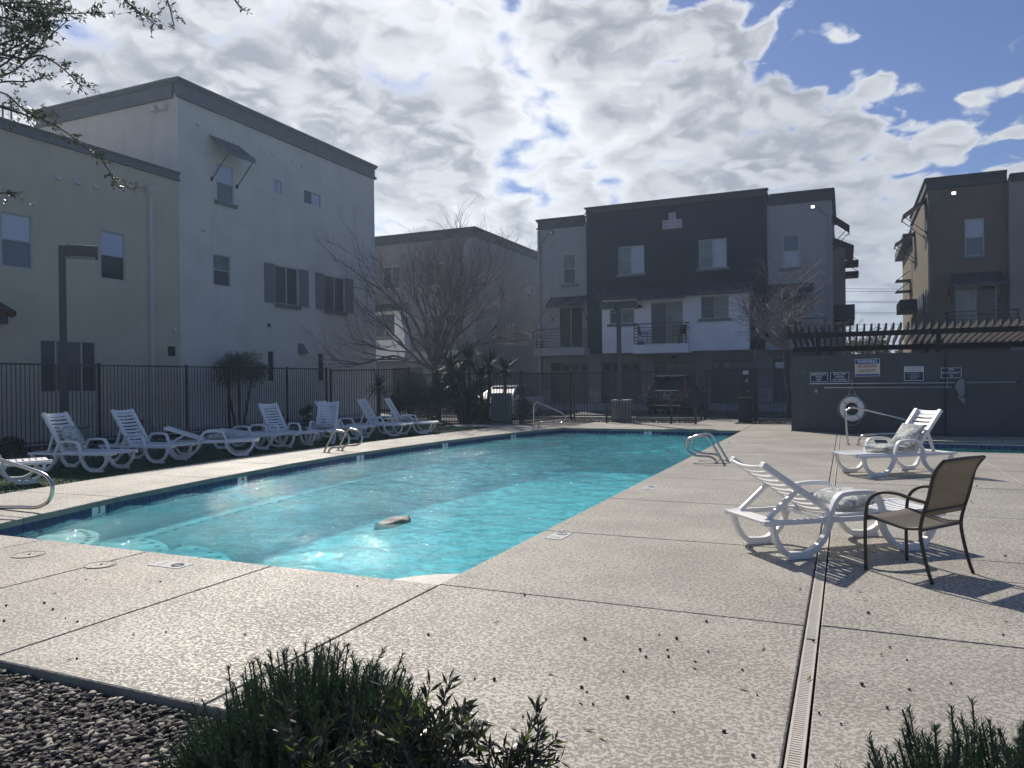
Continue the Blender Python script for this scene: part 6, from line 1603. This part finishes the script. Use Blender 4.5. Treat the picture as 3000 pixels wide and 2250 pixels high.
# trees beyond the pergola
for i, (x, y_, rz_, h, lab) in enumerate(((-.3, 62, 1.6, 3.2, 'hazy olive tree seen under the pergola, left one'), (2.2, 64, 1.8, 3.4, 'hazy olive tree seen under the pergola, middle one'), (4.6, 60, 1.5, 3.0, 'hazy olive tree seen under the pergola, right one'))):
    t = root('distant_tree', (x, y_, 0), lab, 'tree'); m = MB(); m.tube([(x, y_, -.1), (x, y_, h)], [.16, .08], 6); m.build('trunk', m_bark, t); clump('crown', t, (x, y_, h), (1.7, 1.5, rz_), 2600, .24, .05, m_grassy, 81+i, 16)
# overhanging branches at the top left, close to the camera
r7 = np.random.default_rng(77)
DP = 5.2
cz = lambda x, y: (x/2.765, y/2.765)
BR = [[(-120, -60), (120, 80), (320, 100), (560, 110), (840, 100)], [(-80, 640), (60, 600), (170, 530), (280, 420), (400, 300), (540, 170)], [(200, 480), (330, 450), (450, 510), (560, 600), (660, 700)], [(-60, 670), (80, 660), (230, 660), (360, 630)],
      [(-60, 730), (60, 770), (150, 850), (240, 920), (330, 960), (430, 1010), (560, 1090), (680, 1190), (800, 1270), (880, 1380), (960, 1520)], [(930, -160), (1000, -20), (1080, 60), (1160, 120), (1240, 180), (1330, 240)], [(1300, -150), (1350, -10), (1380, 80), (1410, 210)], [(1860, -60), (1920, 20), (1960, 80)], [(-50, 1570), (40, 1565), (120, 1590)],
      [(-60, 300), (120, 250), (300, 180), (460, 60)], [(-60, 480), (80, 400), (220, 330), (340, 200)], [(-60, 120), (100, 160), (260, 170), (420, 190)], [(-60, 380), (80, 330), (200, 290)], [(-60, 40), (160, 20), (340, 30), (500, 40)], [(-50, 200), (150, 230), (350, 260)], [(-40, 560), (60, 500), (120, 440), (200, 400)], [(-40, 860), (60, 870), (180, 950)], [(-60, 0), (100, 60), (260, 60), (380, 130)], [(180, 920), (260, 950), (340, 900), (420, 930)], [(-40, 460), (40, 470), (110, 490)]]
dens_ = [1.3, 1.2, 1.5, 1.2, 1.0, 1.2, .8, .5, 1.3, 2.6, 2.6, 2.6, 2.6, 2.6, 2.6, 1.4, 1.3, 2.6, 1.6, 1.5]
tb = Vector((-7.2, 1.2, -.05))
ot = root('overhanging_tree', tb, 'leafy tree reaching in from the top left corner with small lance leaves', 'tree')
m = MB(); m.tube([tb, tb+Vector((.1, .1, 2.0)), tb+Vector((.4, .3, 3.6))], [.14, .12, .08], 8)
m.build('trunk', m_bark, ot)
crown_org = tb+Vector((.4, .3, 3.6))
m = MB(); A = [[], [], [], [], []]
for i, br in enumerate(BR):
    dp = DP+random.uniform(-.5, .5); pts = [at(*cz(x, y), dp*(1+.02*random.uniform(-1, 1))) for x, y in br]; sp = smoothpath(pts, 5); n = len(sp)
    m.tube(sp, [.0065*(1-.75*j/n)+.0012 for j in range(n)], 5); 
    if br[0][0] < 300: m.tube([crown_org, (crown_org+sp[0])/2+Vector((0, 0, .2)), sp[0]], [.035, .02, .008], 6)
    else: m.tube([crown_org+Vector((0, 0, .8)), crown_org+Vector((1.5, 1.5, 2.4)), sp[0]+Vector((0, 0, .4)), sp[0]], [.03, .02, .01, .007], 6)
    q = np.array([tuple(p) for p in sp]); L = np.linalg.norm(np.diff(q, axis=0), axis=1).sum(); nt = int(L/.030*dens_[i])
    for _ in range(max(3, nt)):       # short leafy twigs
        s = r7.uniform(.08, .999)*(n-1); j = int(s); f = s-j; p = q[j]*(1-f)+q[j+1]*f; T = q[j+1]-q[j]; T /= np.linalg.norm(T)
        d = T+r7.normal(0, .75, 3); d /= np.linalg.norm(d); l = r7.uniform(.03, .13)*(1 if i < 9 else 1.3); e = p+d*l; m.tube([tuple(p), tuple(e)], .0012, 3, cap=False)
        k = r7.integers(5, 11); ss = r7.uniform(.2, 1, k)[:, None]; P_ = p+(e-p)*ss; dd = d*.7+r7.normal(0, .6, (k, 3)); dd /= np.linalg.norm(dd, axis=1, keepdims=True)
        A[0].append(P_); A[1].append(dd); A[2].append(r7.uniform(.022, .040, k)); A[3].append(r7.uniform(.0042, .0066, k)); A[4].append(r7.random(k))
m.build('branches', m_bark, ot)
P_, D_, L_, W_, T_ = map(np.concatenate, A); V, Fq = leaf_batch(P_, D_, L_, W_, r7)
np_obj('leaves', V, Fq, m_ash, ot, attr=T_)['kind'] = 'stuff'

# power lines far off between the buildings
NTH = ('topmost', 'second from top', 'third from top', 'middle', 'third from bottom', 'second from bottom', 'lowest')
for i, (y0, y1) in enumerate(((844, 846), (852, 853), (880, 883), (884, 887), (912, 915), (917, 920), (948, 950))):
    a = at(2300, y0-1, 130); b = at(2760, y1+1, 130); m = MB(); mid = (a+b)/2-Vector((0, 0, .08)); m.tube([a+(a-b)*2, a, mid, b, b+(b-a)*2], .035, 5)
    o = m.build('power_line', m_trim, loc=tuple(mid)); tag(o, NTH[i]+' of the seven thin power lines between the navy and brown buildings', 'cable', 'power lines between the buildings')

# thin scattering air added to imitate lens glare and lift the shadows
m = bpy.data.materials.new('glare_veil'); m.use_nodes = True; t_ = NT(m.node_tree); t_.n.clear()
pv_ = t_.add('ShaderNodeVolumePrincipled', {'Color': (.62, .80, 1.0, 1), 'Density': VEIL_DENSITY, 'Anisotropy': .45})
om = t_.add('ShaderNodeOutputMaterial', {'Volume': pv_.outputs[0]})
mb = MB(); mb.box(-420, 420, -320, 920, -2.3, 30)
tag(mb.build('glare_veil', m), 'thin pale veil added to the air to imitate lens glare', 'glare_veil', kind='stuff')
